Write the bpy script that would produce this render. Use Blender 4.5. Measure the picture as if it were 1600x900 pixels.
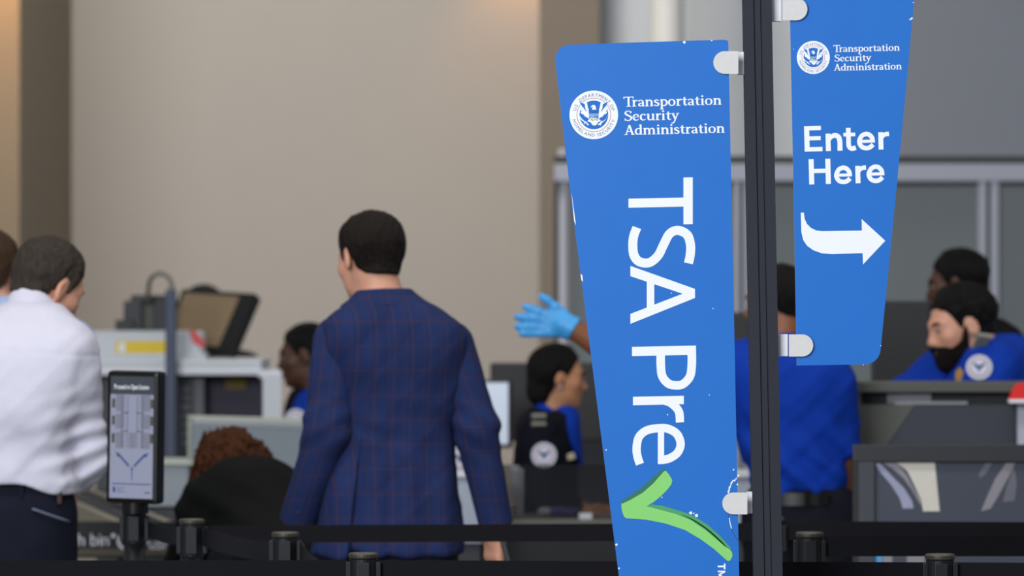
import bpy, bmesh, math
import numpy as np
from mathutils import Vector, Matrix

# ------------------------------------------------------------------ scene, camera, light
for o in list(bpy.data.objects):
    bpy.data.objects.remove(o)
scene = bpy.context.scene
COL = scene.collection

F = 200.0 / 36.0 * 1600.0          # focal length in pixels of the 1600 px frame
CAMZ = 1.6
cam_d = bpy.data.cameras.new('camera')
cam = bpy.data.objects.new('camera', cam_d)
COL.objects.link(cam)
cam.location = (0, 0, CAMZ)
cam.rotation_euler = (math.radians(90), 0, 0)
cam_d.lens = 200
cam_d.sensor_width = 36
cam_d.clip_end = 200
cam_d.dof.use_dof = True
cam_d.dof.focus_distance = 12.6
cam_d.dof.aperture_fstop = 5.6
scene.camera = cam

world = bpy.data.worlds.new('hall_daylight')
scene.world = world
world.use_nodes = True
world.node_tree.nodes['Background'].inputs[0].default_value = (0.80, 0.88, 1.0, 1)
world.node_tree.nodes['Background'].inputs[1].default_value = 0.26


def area(name, loc, target, sx, sy, power, color):
    d = bpy.data.lights.new(name, 'AREA')
    d.shape = 'RECTANGLE'
    d.size, d.size_y = sx, sy
    d.energy = power
    d.color = color
    o = bpy.data.objects.new(name, d)
    COL.objects.link(o)
    o.location = loc
    v = Vector(target) - Vector(loc)
    o.rotation_euler = v.to_track_quat('-Z', 'Y').to_euler()
    return o


# daylight through the tall glazing behind and to the left of the photographer
area('window_daylight', (-5.4, 0.0, 5.6), (0.0, 14.0, 1.6), 7.0, 4.5, 1480, (0.93, 0.96, 1.0))
# rows of ceiling luminaires over the checkpoint
area('unseen_ceiling_light', (0.0, 13.5, 6.6), (0.0, 13.6, 0.0), 9.0, 1.2, 190, (1.0, 0.97, 0.94))
area('unseen_ceiling_light', (0.0, 18.5, 6.6), (0.0, 18.6, 0.0), 9.0, 1.2, 90, (1.0, 0.97, 0.94))
area('unseen_ceiling_light', (-1.9, 26.2, 6.4), (-2.1, 32.0, 1.6), 2.0, 1.0, 200, (1.0, 0.95, 0.87))  # unseen lamp added to brighten the left of the back wall

scene.view_settings.view_transform = 'Standard'
scene.view_settings.look = 'None'
scene.view_settings.exposure = 0.35
scene.view_settings.gamma = 1.0
scene.view_settings.use_curve_mapping = False


# ------------------------------------------------------------------ helpers
def W(px, py, Y):
    """world point that stands Y metres down the hall"""
    return Vector(((px - 800.0) / F * Y, Y, CAMZ - (py - 450.0) / F * Y))


MATS = {}


def mat(name, col, rough=0.6, metal=0.0, var=0.08, scale=40.0, bump=0.0, bscale=None, emit=None,
        estr=0.0, stretch=(1, 1, 1), spec=0.5, sheen=0.0, alpha=1.0, transmission=0.0):
    if name in MATS:
        return MATS[name]
    m = bpy.data.materials.new(name)
    m.use_nodes = True
    nt = m.node_tree
    b = nt.nodes['Principled BSDF']
    tc = nt.nodes.new('ShaderNodeTexCoord')
    mp = nt.nodes.new('ShaderNodeMapping')
    mp.inputs['Scale'].default_value = stretch
    nt.links.new(tc.outputs['Object'], mp.inputs['Vector'])
    nz = nt.nodes.new('ShaderNodeTexNoise')
    nz.inputs['Scale'].default_value = scale
    nz.inputs['Detail'].default_value = 4
    nt.links.new(mp.outputs[0], nz.inputs['Vector'])
    ramp = nt.nodes.new('ShaderNodeMixRGB')
    lo = tuple(max(0, c * (1 - var)) for c in col)
    hi = tuple(min(1, c * (1 + var)) for c in col)
    ramp.inputs[1].default_value = (*lo, 1)
    ramp.inputs[2].default_value = (*hi, 1)
    nt.links.new(nz.outputs['Fac'], ramp.inputs[0])
    nt.links.new(ramp.outputs[0], b.inputs['Base Color'])
    b.inputs['Roughness'].default_value = rough
    b.inputs['Metallic'].default_value = metal
    b.inputs['Specular IOR Level'].default_value = spec
    if sheen:
        b.inputs['Sheen Weight'].default_value = sheen
    if alpha < 1:
        b.inputs['Alpha'].default_value = alpha
    if transmission:
        b.inputs['Transmission Weight'].default_value = transmission
    if bump:
        bz = nt.nodes.new('ShaderNodeTexNoise')
        bz.inputs['Scale'].default_value = bscale or scale
        bz.inputs['Detail'].default_value = 3
        nt.links.new(mp.outputs[0], bz.inputs['Vector'])
        bp = nt.nodes.new('ShaderNodeBump')
        bp.inputs['Strength'].default_value = bump
        bp.inputs['Distance'].default_value = 0.01
        nt.links.new(bz.outputs['Fac'], bp.inputs['Height'])
        nt.links.new(bp.outputs[0], b.inputs['Normal'])
    if emit:
        nt.links.new(ramp.outputs[0], b.inputs['Emission Color'])
        b.inputs['Emission Strength'].default_value = estr
    MATS[name] = m
    return m


def srgb(r, g, b):
    f = lambda c: (c / 255 / 12.92) if c / 255 <= 0.04045 else ((c / 255 + 0.055) / 1.055) ** 2.4
    return (f(r), f(g), f(b))


def empty(name, loc, label=None, cat=None, group=None):
    o = bpy.data.objects.new(name, None)
    o.empty_display_size = 0.1
    COL.objects.link(o)
    o.location = loc
    if label:
        tag(o, label, cat, group)
    return o


def tag(o, label, cat, group=None):
    o['label'] = label
    o['category'] = cat
    if group:
        o['group'] = group
    return o


def link(name, me, m, parent=None, loc=(0, 0, 0), kind=None):
    o = bpy.data.objects.new(name, me)
    if m is not None and not me.materials:
        me.materials.append(m)
    COL.objects.link(o)
    o.location = loc
    if parent is not None:
        o.parent = parent
    if kind:
        o['kind'] = kind
    return o


def bm_mesh(name, bm, smooth=False):
    me = bpy.data.meshes.new(name)
    bmesh.ops.recalc_face_normals(bm, faces=bm.faces)
    bm.to_mesh(me)
    bm.free()
    if smooth:
        me.polygons.foreach_set('use_smooth', [True] * len(me.polygons))
    return me


def add_box(bm, c, s, R=None, bevel=0.0):
    """box centred at c with full sizes s, optionally rotated by a 3x3 matrix"""
    M = Matrix.Translation(Vector(c)) @ ((R.to_4x4()) if R is not None else Matrix.Identity(4)) @ Matrix.Diagonal((s[0], s[1], s[2], 1))
    r = bmesh.ops.create_cube(bm, size=1, matrix=M)
    if bevel:
        es = set()
        for v in r['verts']:
            es.update(v.link_edges)
        bmesh.ops.bevel(bm, geom=list(es), offset=bevel, segments=2, affect='EDGES', profile=0.6)
    return bm


def box(name, c, s, m, parent=None, R=None, bevel=0.0, kind=None):
    bm = bmesh.new()
    add_box(bm, c, s, R, bevel)
    return link(name, bm_mesh(name, bm), m, parent, kind=kind)


def add_cyl(bm, a, b, r1, r2=None, n=24, cap=True):
    a, b = Vector(a), Vector(b)
    r2 = r1 if r2 is None else r2
    d = b - a
    q = d.to_track_quat('Z', 'Y').to_matrix().to_4x4()
    M = Matrix.Translation((a + b) / 2) @ q
    bmesh.ops.create_cone(bm, cap_ends=cap, segments=n, radius1=r1, radius2=r2, depth=d.length, matrix=M)
    return bm


def add_lathe(bm, c, prof, n=28):
    """profile list of (r, z) turned about the vertical through c"""
    rings = []
    for r, z in prof:
        rings.append([bm.verts.new((c[0] + r * math.cos(2 * math.pi * k / n), c[1] + r * math.sin(2 * math.pi * k / n), c[2] + z)) for k in range(n)])
    for A, B in zip(rings[:-1], rings[1:]):
        for k in range(n):
            bm.faces.new((A[k], A[(k + 1) % n], B[(k + 1) % n], B[k]))
    bm.faces.new(rings[0][::-1])
    bm.faces.new(rings[-1])
    return bm


def add_prism(bm, pts, n):
    """closed polygon pts (Vectors) extruded by vector n"""
    A = [bm.verts.new(p) for p in pts]
    B = [bm.verts.new(Vector(p) + Vector(n)) for p in pts]
    bm.faces.new(A)
    bm.faces.new(B[::-1])
    k = len(A)
    for i in range(k):
        bm.faces.new((A[i], B[i], B[(i + 1) % k], A[(i + 1) % k]))
    return bm


def add_tube(bm, pts, r, n=10):
    pts = [Vector(p) for p in pts]
    rings = []
    for i, p in enumerate(pts):
        t = (pts[min(i + 1, len(pts) - 1)] - pts[max(i - 1, 0)]).normalized()
        u = t.cross(Vector((0.13, 0.99, 0.07))).normalized()
        v = t.cross(u)
        rings.append([bm.verts.new(p + r * (math.cos(2 * math.pi * k / n) * u + math.sin(2 * math.pi * k / n) * v)) for k in range(n)])
    for A, B in zip(rings[:-1], rings[1:]):
        for k in range(n):
            bm.faces.new((A[k], A[(k + 1) % n], B[(k + 1) % n], B[k]))
    bm.faces.new(rings[0][::-1])
    bm.faces.new(rings[-1])


def crom(pts, n=8, closed=False):
    """Catmull-Rom through points of any dimension"""
    P = [np.array(p, float) for p in pts]
    out = []
    N = len(P)
    rng = N if closed else N - 1
    for i in range(rng):
        if closed:
            p0, p1, p2, p3 = P[i - 1], P[i], P[(i + 1) % N], P[(i + 2) % N]
        else:
            p0, p1, p2, p3 = P[max(i - 1, 0)], P[i], P[i + 1], P[min(i + 2, N - 1)]
        for k in range(n):
            t = k / n
            out.append(0.5 * ((2 * p1) + (-p0 + p2) * t + (2 * p0 - 5 * p1 + 4 * p2 - p3) * t * t + (-p0 + 3 * p1 - 3 * p2 + p3) * t ** 3))
    if not closed:
        out.append(P[-1])
    return out


# ------------------------------------------------------------------ distance-field modelling (people)
def sub3(P, c):
    return P - np.asarray(c, np.float32)


def rc(P, a, b, r1, r2):
    a = np.asarray(a, np.float32)
    d = np.asarray(b, np.float32) - a
    L2 = float((d * d).sum()) + 1e-9
    q = P - a
    t = np.clip(q @ d / L2, 0, 1)
    e = q - t[:, None] * d
    return np.sqrt((e * e).sum(1)) - (r1 + (r2 - r1) * t)


def ell(P, c, r, R=None):
    q = P - np.asarray(c, np.float32)
    if R is not None:
        q = q @ np.asarray(R, np.float32)
    r = np.asarray(r, np.float32)
    k0 = np.sqrt(((q / r) ** 2).sum(1)) + 1e-6
    k1 = np.sqrt(((q / (r * r)) ** 2).sum(1)) + 1e-6
    return k0 * (k0 - 1) / k1


def rbox(P, c, h, r, R=None):
    q = P - np.asarray(c, np.float32)
    if R is not None:
        q = q @ np.asarray(R, np.float32)
    q = np.abs(q) - (np.asarray(h, np.float32) - r)
    return np.sqrt((np.maximum(q, 0) ** 2).sum(1)) + np.minimum(q.max(1), 0) - r


def smin(a, b, k):
    h = np.maximum(k - np.abs(a - b), 0) / k
    return np.minimum(a, b) - h * h * k * 0.25


def smax(a, b, k):
    return -smin(-a, -b, k)


def loft(P, rows, yaw=0.0, n=2.3):
    """rows: (z, cx, cy, a, b); stack of ellipses"""
    R = np.array(crom(sorted(rows), 6))
    z = P[:, 2]
    cx, cy, a, b = (np.interp(z, R[:, 0], R[:, k]).astype(np.float32) for k in (1, 2, 3, 4))
    dx, dy = P[:, 0] - cx, P[:, 1] - cy
    if yaw:
        c, s = math.cos(yaw), math.sin(yaw)
        dx, dy = dx * c + dy * s, -dx * s + dy * c
    e = (np.abs(dx / a) ** n + np.abs(dy / b) ** n) ** (1 / n)
    d = (e - 1) * np.minimum(a, b)
    return smax(smax(d, z - R[-1, 0], 0.03), R[0, 0] - z, 0.02)


def chain(P, pts, rad, k=0.03):
    d = None
    for i in range(len(pts) - 1):
        e = rc(P, pts[i], pts[i + 1], rad[i], rad[i + 1])
        d = e if d is None else smin(d, e, k)
    return d


def wob(P, f, seed=0):
    """cheap smooth noise, roughly -1..1"""
    r = np.random.RandomState(seed)
    out = 0
    for i in range(5):
        k = r.normal(size=3).astype(np.float32)
        k *= f * (0.6 + 0.25 * i) / np.linalg.norm(k)
        out = out + np.sin(P @ k + r.uniform(0, 6.28) + 1.3 * np.sin(P @ k[::-1].copy() * 0.7 + r.uniform(0, 6)))
    return out / 3.2


def surf(f, lo, hi, h):
    """surface nets of f<0 on the box lo..hi at step h, sparse evaluation"""
    lo = np.asarray(lo, np.float32)
    B = 5
    nb = np.maximum(np.ceil((np.asarray(hi) - lo) / (h * B)).astype(int), 1)
    g = [lo[i] + (np.arange(nb[i]) + 0.5) * h * B for i in range(3)]
    C = np.stack(np.meshgrid(*g, indexing='ij'), -1).reshape(-1, 3).astype(np.float32)
    fc = f(C)
    act = (np.abs(fc) < h * B * 1.35).reshape(nb)
    n = nb * B
    V = np.repeat(np.repeat(np.repeat(fc.reshape(nb), B, 0), B, 1), B, 2).astype(np.float32)
    V = np.where(V < 0, -1.0, 1.0).astype(np.float32)
    idx = np.argwhere(act)
    off = np.stack(np.meshgrid(*[np.arange(B)] * 3, indexing='ij'), -1).reshape(-1, 3)
    I = (idx[:, None, :] * B + off[None]).reshape(-1, 3)
    P = (lo + (I + 0.5) * h).astype(np.float32)
    V[I[:, 0], I[:, 1], I[:, 2]] = f(P)
    V[[0, -1]] = np.maximum(V[[0, -1]], h); V[:, [0, -1]] = np.maximum(V[:, [0, -1]], h); V[:, :, [0, -1]] = np.maximum(V[:, :, [0, -1]], h)
    S = V < 0
    c = [S[i:n[0] - 1 + i, j:n[1] - 1 + j, k:n[2] - 1 + k] for i in (0, 1) for j in (0, 1) for k in (0, 1)]
    cnt = sum(x.astype(np.int8) for x in c)
    cell = (cnt > 0) & (cnt < 8)
    ci = np.argwhere(cell)
    vid = -np.ones(cell.shape, np.int32)
    vid[cell] = np.arange(len(ci))
    acc = np.zeros((len(ci), 3), np.float32)
    num = np.zeros(len(ci), np.float32)
    cor = np.array([(i, j, k) for i in (0, 1) for j in (0, 1) for k in (0, 1)])
    val = np.stack([V[ci[:, 0] + a, ci[:, 1] + b, ci[:, 2] + d] for a, b, d in cor], 1)
    for a in range(8):
        for b in range(a + 1, 8):
            if np.abs(cor[a] - cor[b]).sum() != 1:
                continue
            va, vb = val[:, a], val[:, b]
            x = (va < 0) != (vb < 0)
            t = np.where(x, va / np.where(x, va - vb, 1), 0)
            p = cor[a] + t[:, None] * (cor[b] - cor[a])
            acc += np.where(x[:, None], p, 0)
            num += x
    verts = lo + (ci + 0.5 + acc / num[:, None]) * h
    quads = []
    for ax in range(3):
        s0 = [slice(0, n[i] - 1) for i in range(3)]
        A = S[tuple(slice(0, n[i] - 1) for i in range(3))]
        sl = [slice(0, n[i] - 1) for i in range(3)]
        sl[ax] = slice(1, n[ax])
        Bm = S[tuple(sl)]
        e = np.argwhere(A != Bm)
        u, v = (ax + 1) % 3, (ax + 2) % 3
        e = e[(e[:, u] > 0) & (e[:, v] > 0)]
        du = np.zeros(3, int); du[u] = 1
        dv = np.zeros(3, int); dv[v] = 1
        q = np.stack([vid[tuple((e - x).T)] for x in (0 * du, du, du + dv, dv)], 1)
        flip = ~A[tuple(e.T)]
        q[flip] = q[flip][:, ::-1]
        quads.append(q)
    Q = np.concatenate(quads)
    Q = Q[(Q >= 0).all(1)]
    return verts, Q


def net_mesh(name, f, lo, hi, h, fab=None):
    v, q = surf(f, lo, hi, h)
    me = bpy.data.meshes.new(name)
    me.vertices.add(len(v))
    me.vertices.foreach_set('co', v.astype(np.float32).ravel())
    me.loops.add(len(q) * 4)
    me.loops.foreach_set('vertex_index', q.astype(np.int32).ravel())
    me.polygons.add(len(q))
    me.polygons.foreach_set('loop_start', np.arange(len(q), dtype=np.int32) * 4)
    me.polygons.foreach_set('loop_total', np.full(len(q), 4, np.int32))
    me.polygons.foreach_set('use_smooth', np.ones(len(q), bool))
    me.update(calc_edges=True)
    if fab is not None:
        a = me.attributes.new('fab', 'FLOAT_VECTOR', 'POINT')
        a.data.foreach_set('vector', fab(v.astype(np.float32)).astype(np.float32).ravel())
    return me


# ------------------------------------------------------------------ the hall
def slab(name, x0, x1, y0, y1, z0, z1, m, label=None, bevel=0.0):
    o = box(name, ((x0 + x1) / 2, (y0 + y1) / 2, (z0 + z1) / 2), (x1 - x0, y1 - y0, z1 - z0), m, bevel=bevel)
    o['kind'] = 'structure'
    return o


CEIL = 7.0
m_floor = mat('terrazzo', srgb(120, 118, 116), 0.35, var=0.12, scale=120)
m_wall = mat('beige_plaster', srgb(187, 180, 173), 0.85, var=0.02, scale=6, bump=0.05, bscale=200)
m_taupe_shade = mat('taupe_plaster_in_shade', srgb(132, 120, 102), 0.85, var=0.03, scale=6, bump=0.05, bscale=200)  # taupe darkened so the colour carries the shade of the left return
m_taupe = mat('taupe_plaster', srgb(138, 127, 114), 0.85, var=0.03, scale=6, bump=0.05, bscale=200)
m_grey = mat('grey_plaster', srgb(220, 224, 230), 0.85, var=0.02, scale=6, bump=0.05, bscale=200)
m_grey_shade = mat('grey_plaster_in_shade', srgb(174, 178, 188), 0.85, var=0.02, scale=6, bump=0.05, bscale=200)  # the grey wall paint again, with shade put into its colour
m_ceil = mat('ceiling_white', srgb(225, 225, 222), 0.9, var=0.02)

slab('floor', -12, 12, -3, 38, -0.1, 0.0, m_floor)
slab('ceiling', -12, 12, 6, 38, CEIL, CEIL + 0.15, m_ceil)
xl = W(112, 0, 32).x
xr = W(843, 0, 32).x
slab('wall_back', xl, xr, 32, 32.3, 0, CEIL, m_wall)
slab('wall_left', xl - 5, xl, 28.6, 32.3, 0, CEIL, m_taupe_shade)
slab('wall_pier', W(843, 0, 31.6).x, W(937, 0, 31.6).x, 31.6, 32.3, 0, CEIL, m_taupe)
slab('wall_right', W(930, 0, 31.9).x, W(1322, 0, 31.9).x, 31.9, 32.3, 0, CEIL, m_grey)
# further right the same grey wall, angled back and coloured darker as shade
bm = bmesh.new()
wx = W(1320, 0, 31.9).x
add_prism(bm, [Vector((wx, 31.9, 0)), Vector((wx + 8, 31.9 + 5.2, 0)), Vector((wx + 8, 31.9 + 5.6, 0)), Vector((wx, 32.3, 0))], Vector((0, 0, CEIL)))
link('wall_oblique', bm_mesh('wall_oblique', bm), m_grey_shade, kind='structure')

# white round service column at the grey wall
bm = bmesh.new()
c = W(1042, 0, 31.0)
add_lathe(bm, (c.x, 31.0, 0), [(0.12, 0), (0.12, 0.12), (0.092, 0.14), (0.092, CEIL - 0.1), (0.12, CEIL - 0.08), (0.12, CEIL)], 32)
tag(link('round_column', bm_mesh('round_column', bm, True), mat('white_paint', srgb(232, 232, 228), 0.5, var=0.02)),
    'white round column rising above the large blue sign', 'column')


def downlight(px, Y, dy, z, power, label):
    p = W(px, 0, Y)
    t = empty('wall_washer', (p.x, Y - dy, z + 0.05), label, 'lamp', 'warm wall washers')
    bm = bmesh.new()
    add_lathe(bm, (0, 0, 0), [(0.07, 0.0), (0.09, 0.0), (0.09, 0.16), (0.05, 0.2)], 20)
    link('housing', bm_mesh('housing', bm), mat('lamp_black', srgb(30, 30, 32), 0.5), t)
    bm = bmesh.new()
    add_cyl(bm, (0, 0, 0.2), (0, 0, CEIL - z - 0.05), 0.012)
    link('stem', bm_mesh('stem', bm), MATS['lamp_black'], t)
    d = bpy.data.lights.new('wall_washer_bulb', 'SPOT')
    d.energy = power
    d.color = (1.0, 0.44, 0.08)
    d.spot_size = math.radians(95)
    d.spot_blend = 0.9
    d.shadow_soft_size = 0.06
    l = bpy.data.objects.new('wall_washer_bulb', d)
    COL.objects.link(l)
    l.location = (p.x, Y - dy, z)
    v = Vector((0, dy * 0.9, -1.6))
    l.rotation_euler = v.to_track_quat('-Z', 'Y').to_euler()


downlight(-2, 28.6, 0.30, 3.9, 120, 'warm wall lamp above the far left pier')
downlight(822, 32.0, 0.16, 3.75, 15, 'warm wall lamp beside the taupe pier')

# ------------------------------------------------------------------ aluminium and glass partition, back right
m_alu = mat('pale_aluminium', srgb(176, 178, 190), 0.45, 0.3, var=0.03)
m_gasket = mat('dark_gasket', srgb(70, 70, 70), 0.7)
m_panel = mat('frosted_panel', srgb(120, 128, 130), 0.55, var=0.04, scale=3)
PY = 27.0
t = empty('glazed_partition', (W(1240, 0, PY).x, PY, 0), 'grey glazed partition with pale aluminium rails behind the officers', 'partition')
ox = t.location.x


def pbox(name, x0, x1, y0, y1, d0, d1, m, par, bevel=0.0):
    a, b = W(x0, y1, PY), W(x1, y0, PY)
    z0 = max(a.z, 0.0)
    return box(name, ((a.x + b.x) / 2 - ox, (d0 + d1) / 2, (z0 + b.z) / 2), (b.x - a.x, d1 - d0, b.z - z0), m, par, bevel=bevel)


for x0, x1 in ((892, 1146), (1170, 1526), (1560, 1900)):
    pbox('panel', x0, x1, 288, 2000, 0.0, 0.02, m_panel, t)
r = pbox('top_rail', 866, 1900, 256, 284, -0.05, 0.05, m_alu, t, 0.006)
pbox('gasket', 866, 1900, 244, 256, -0.03, 0.03, m_gasket, t)
pbox('gasket', 892, 1900, 284, 289, -0.02, 0.03, m_gasket, t)
for x0, x1 in ((1146, 1156), (1161, 1170), (1529, 1541), (1547, 1560), (1900, 1912)):
    pbox('mullion', x0, x1, 284, 2000, -0.04, 0.04, m_alu, t, 0.006)
for x0, x1 in ((1156, 1161), (1541, 1547)):
    pbox('gasket', x0, x1, 284, 2000, -0.02, 0.03, m_gasket, t)
bm = bmesh.new()
a = W(881, 236, PY)
add_lathe(bm, (a.x - ox, 0, 0), [(0.05, 0), (0.05, 0.02), (0.03, 0.03), (0.03, a.z), (0.022, a.z + 0.01)], 20)
link('end_post', bm_mesh('end_post', bm, True), m_alu, t)
pbox('gasket', 866, 872, 244, 2000, -0.02, 0.03, m_gasket, t)

# ------------------------------------------------------------------ lettering: strokes laid as flat print
_LAYER = [0]


def lift(verts):
    """each print stroke is a hair's breadth proud of the one before, so none are coplanar"""
    _LAYER[0] = (_LAYER[0] + 1) % 9
    for v in verts:
        v.co.y -= 2.5e-5 * _LAYER[0]


def stroke_quads(bm, pts, w, T):
    """pts 2D polyline; w width or list; T maps (x,y) to a 3D point"""
    P = [np.array(p[:2], float) for p in pts]
    n = len(P)
    ws = [w] * n if np.isscalar(w) else list(w)
    L, R = [], []
    for i in range(n):
        if i == 0:
            d = P[1] - P[0]
        elif i == n - 1:
            d = P[-1] - P[-2]
        else:
            d = (P[i + 1] - P[i]) / (np.linalg.norm(P[i + 1] - P[i]) + 1e-9) + (P[i] - P[i - 1]) / (np.linalg.norm(P[i] - P[i - 1]) + 1e-9)
        d = d / (np.linalg.norm(d) + 1e-9)
        nn = np.array((-d[1], d[0]))
        L.append(bm.verts.new(T(*(P[i] + nn * ws[i] / 2))))
        R.append(bm.verts.new(T(*(P[i] - nn * ws[i] / 2))))
    for i in range(n - 1):
        bm.faces.new((L[i], L[i + 1], R[i + 1], R[i]))
    lift(L + R)


def curve_stroke(bm, pts, w, T, n=8):
    if np.isscalar(w):
        stroke_quads(bm, crom(pts, n), w, T)
    else:
        q = crom([(*p, ww) for p, ww in zip(pts, w)], n)
        stroke_quads(bm, [x[:2] for x in q], [x[2] for x in q], T)


def poly(bm, pts, T):
    vs = [bm.verts.new(T(*p)) for p in pts]
    lift(vs)
    return bm.faces.new(vs)


def disc(bm, cx, cy, r, T, n=24, r0=0.0):
    if r0 <= 0:
        poly(bm, [(cx + r * math.cos(2 * math.pi * k / n), cy + r * math.sin(2 * math.pi * k / n)) for k in range(n)], T)
    else:
        A = [bm.verts.new(T(cx + r * math.cos(2 * math.pi * k / n), cy + r * math.sin(2 * math.pi * k / n))) for k in range(n)]
        B = [bm.verts.new(T(cx + r0 * math.cos(2 * math.pi * k / n), cy + r0 * math.sin(2 * math.pi * k / n))) for k in range(n)]
        for k in range(n):
            bm.faces.new((A[k], A[(k + 1) % n], B[(k + 1) % n], B[k]))


# small serif alphabet, cap height 1, x-height .66: list of (kind, points, width)
ST, TH, SF = 0.145, 0.085, 0.065
def foot(x, a=0.13, b=0.13, y=0.0):
    return ('l', [(x - a, y + SF / 2), (x + b, y + SF / 2)], SF)
def flag(x, y=0.66, a=0.12):
    return ('l', [(x - a, y - 0.06), (x + 0.02, y - 0.01)], SF)
SER = {
    'T': (0.74, [('l', [(.37, 0), (.37, 1)], ST), ('l', [(.0, .955), (.74, .955)], .09), ('l', [(.035, .78), (.02, 1)], .06), ('l', [(.705, .78), (.72, 1)], .06), foot(.37, .17, .17)]),
    'r': (0.44, [('l', [(.15, 0), (.15, .66)], ST), foot(.15, .13, .17), flag(.15), ('c', [(.18, .42), (.24, .55), (.33, .605), (.42, .59)], [.08, .1, .12, .14])]),
    'a': (0.52, [('l', [(.38, .02), (.38, .46)], .135), ('c', [(.38, .44), (.33, .58), (.22, .62), (.12, .59), (.06, .5)], [.12, .1, .08, .1, .12]), ('c', [(.38, .36), (.22, .32), (.1, .24), (.09, .12), (.17, .05), (.27, .07), (.38, .16)], [.07, .08, .12, .13, .1, .08, .06]), ('l', [(.38, .035), (.5, .035)], SF)]),
    'n': (0.66, [('l', [(.15, 0), (.15, .66)], ST), foot(.15), flag(.15), ('c', [(.18, .46), (.28, .58), (.39, .6), (.48, .52), (.5, .4), (.5, 0)], [.07, .1, .12, .14, .145, .145]), foot(.5)]),
    'm': (1.0, [('l', [(.15, 0), (.15, .66)], ST), foot(.15), flag(.15), ('c', [(.18, .46), (.28, .58), (.38, .6), (.46, .52), (.48, .4), (.48, 0)], [.07, .1, .12, .14, .145, .145]), foot(.48, .11, .11), ('c', [(.51, .46), (.61, .58), (.71, .6), (.8, .52), (.82, .4), (.82, 0)], [.07, .1, .12, .14, .145, .145]), foot(.82)]),
    's': (0.44, [('c', [(.37, .5), (.27, .615), (.14, .6), (.08, .5), (.14, .4), (.25, .33), (.35, .24), (.34, .11), (.22, .045), (.08, .09), (.04, .18)], [.09, .08, .1, .13, .14, .14, .14, .12, .085, .08, .07])]),
    'p': (0.6, [('l', [(.15, -.34), (.15, .66)], ST), foot(.15, .13, .15, -.34), flag(.15), ('c', [(.16, .5), (.28, .61), (.42, .58), (.51, .45), (.51, .24), (.42, .08), (.28, .04), (.16, .1)], [.07, .09, .12, .14, .14, .12, .09, .08])]),
    'o': (0.6, [('c', [(.29, .62), (.14, .55), (.08, .33), (.14, .11), (.29, .04), (.44, .11), (.5, .33), (.44, .55), (.29, .62)], [.08, .11, .145, .11, .08, .11, .145, .11, .08])]),
    't': (0.42, [('c', [(.19, .84), (.19, .6), (.19, .2), (.22, .08), (.3, .045), (.4, .09)], [.1, .14, .145, .13, .09, .07]), ('l', [(.02, .61), (.38, .61)], .075)]),
    'i': (0.33, [('l', [(.16, 0), (.16, .66)], ST), foot(.16), flag(.16), ('d', [(.15, .88)], .085)]),
    'S': (0.6, [('c', [(.5, .78), (.42, .93), (.26, .96), (.12, .88), (.1, .72), (.2, .59), (.36, .49), (.5, .37), (.5, .17), (.36, .05), (.18, .05), (.06, .18)], [.09, .08, .08, .12, .145, .15, .15, .15, .13, .09, .08, .08]), ('l', [(.5, .74), (.52, .95)], .06), ('l', [(.055, .03), (.06, .26)], .06)]),
    'e': (0.53, [('c', [(.08, .36), (.44, .38), (.42, .52), (.34, .61), (.22, .61), (.11, .5), (.085, .32), (.13, .14), (.25, .05), (.37, .07), (.46, .15)], [.06, .06, .11, .1, .085, .12, .145, .14, .11, .08, .06])]),
    'c': (0.5, [('c', [(.42, .5), (.36, .6), (.25, .62), (.12, .52), (.085, .32), (.13, .14), (.25, .05), (.36, .07), (.44, .15)], [.13, .1, .085, .12, .145, .14, .11, .08, .06])]),
    'u': (0.66, [('c', [(.15, .64), (.15, .22), (.19, .08), (.29, .05), (.4, .1), (.48, .22)], [.145, .145, .13, .1, .08, .06]), flag(.15), ('l', [(.5, .0), (.5, .66)], ST), flag(.5, .66, .1), foot(.5, .0, .13)]),
    'y': (0.58, [('l', [(.1, .64), (.3, .05)], .14), ('c', [(.48, .64), (.3, .1), (.2, -.2), (.1, -.32), (.0, -.3)], [.08, .09, .1, .1, .12]), ('l', [(-.02, .63), (.22, .63)], SF), ('l', [(.36, .63), (.58, .63)], SF)]),
    'A': (0.74, [('l', [(.1, 0), (.36, .98)], .085), ('l', [(.36, .98), (.62, 0)], .15), ('l', [(.2, .34), (.54, .34)], .075), foot(.1, .13, .13), foot(.62, .14, .14)]),
    'd': (0.63, [('l', [(.47, .02), (.47, 1.0)], ST), flag(.47, 1.0), foot(.47, 0, .13), ('c', [(.46, .5), (.36, .61), (.22, .59), (.11, .46), (.1, .24), (.18, .08), (.31, .05), (.46, .17)], [.08, .085, .11, .14, .145, .12, .09, .06])]),
    ' ': (0.3, []),
}


def serif_line(bm, text, T):
    """T maps (x,y) with cap height 1; returns advance"""
    x = 0.0
    for i, ch in enumerate(text):
        adv, parts = SER[ch]
        t2 = lambda a, b, x=x: T(x + a, b)
        for k, pts, w in parts:
            if k == 'l':
                stroke_quads(bm, pts, w, t2)
            elif k == 'c':
                curve_stroke(bm, pts, w, t2, 6)
            else:
                disc(bm, pts[0][0], pts[0][1], w, t2, 14)
        if ch == 'T':
            adv -= 0.13
        x += adv
    return x


def serif_width(text):
    return sum(SER[c][0] for c in text) - (0.13 if 'T' in text else 0)


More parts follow.
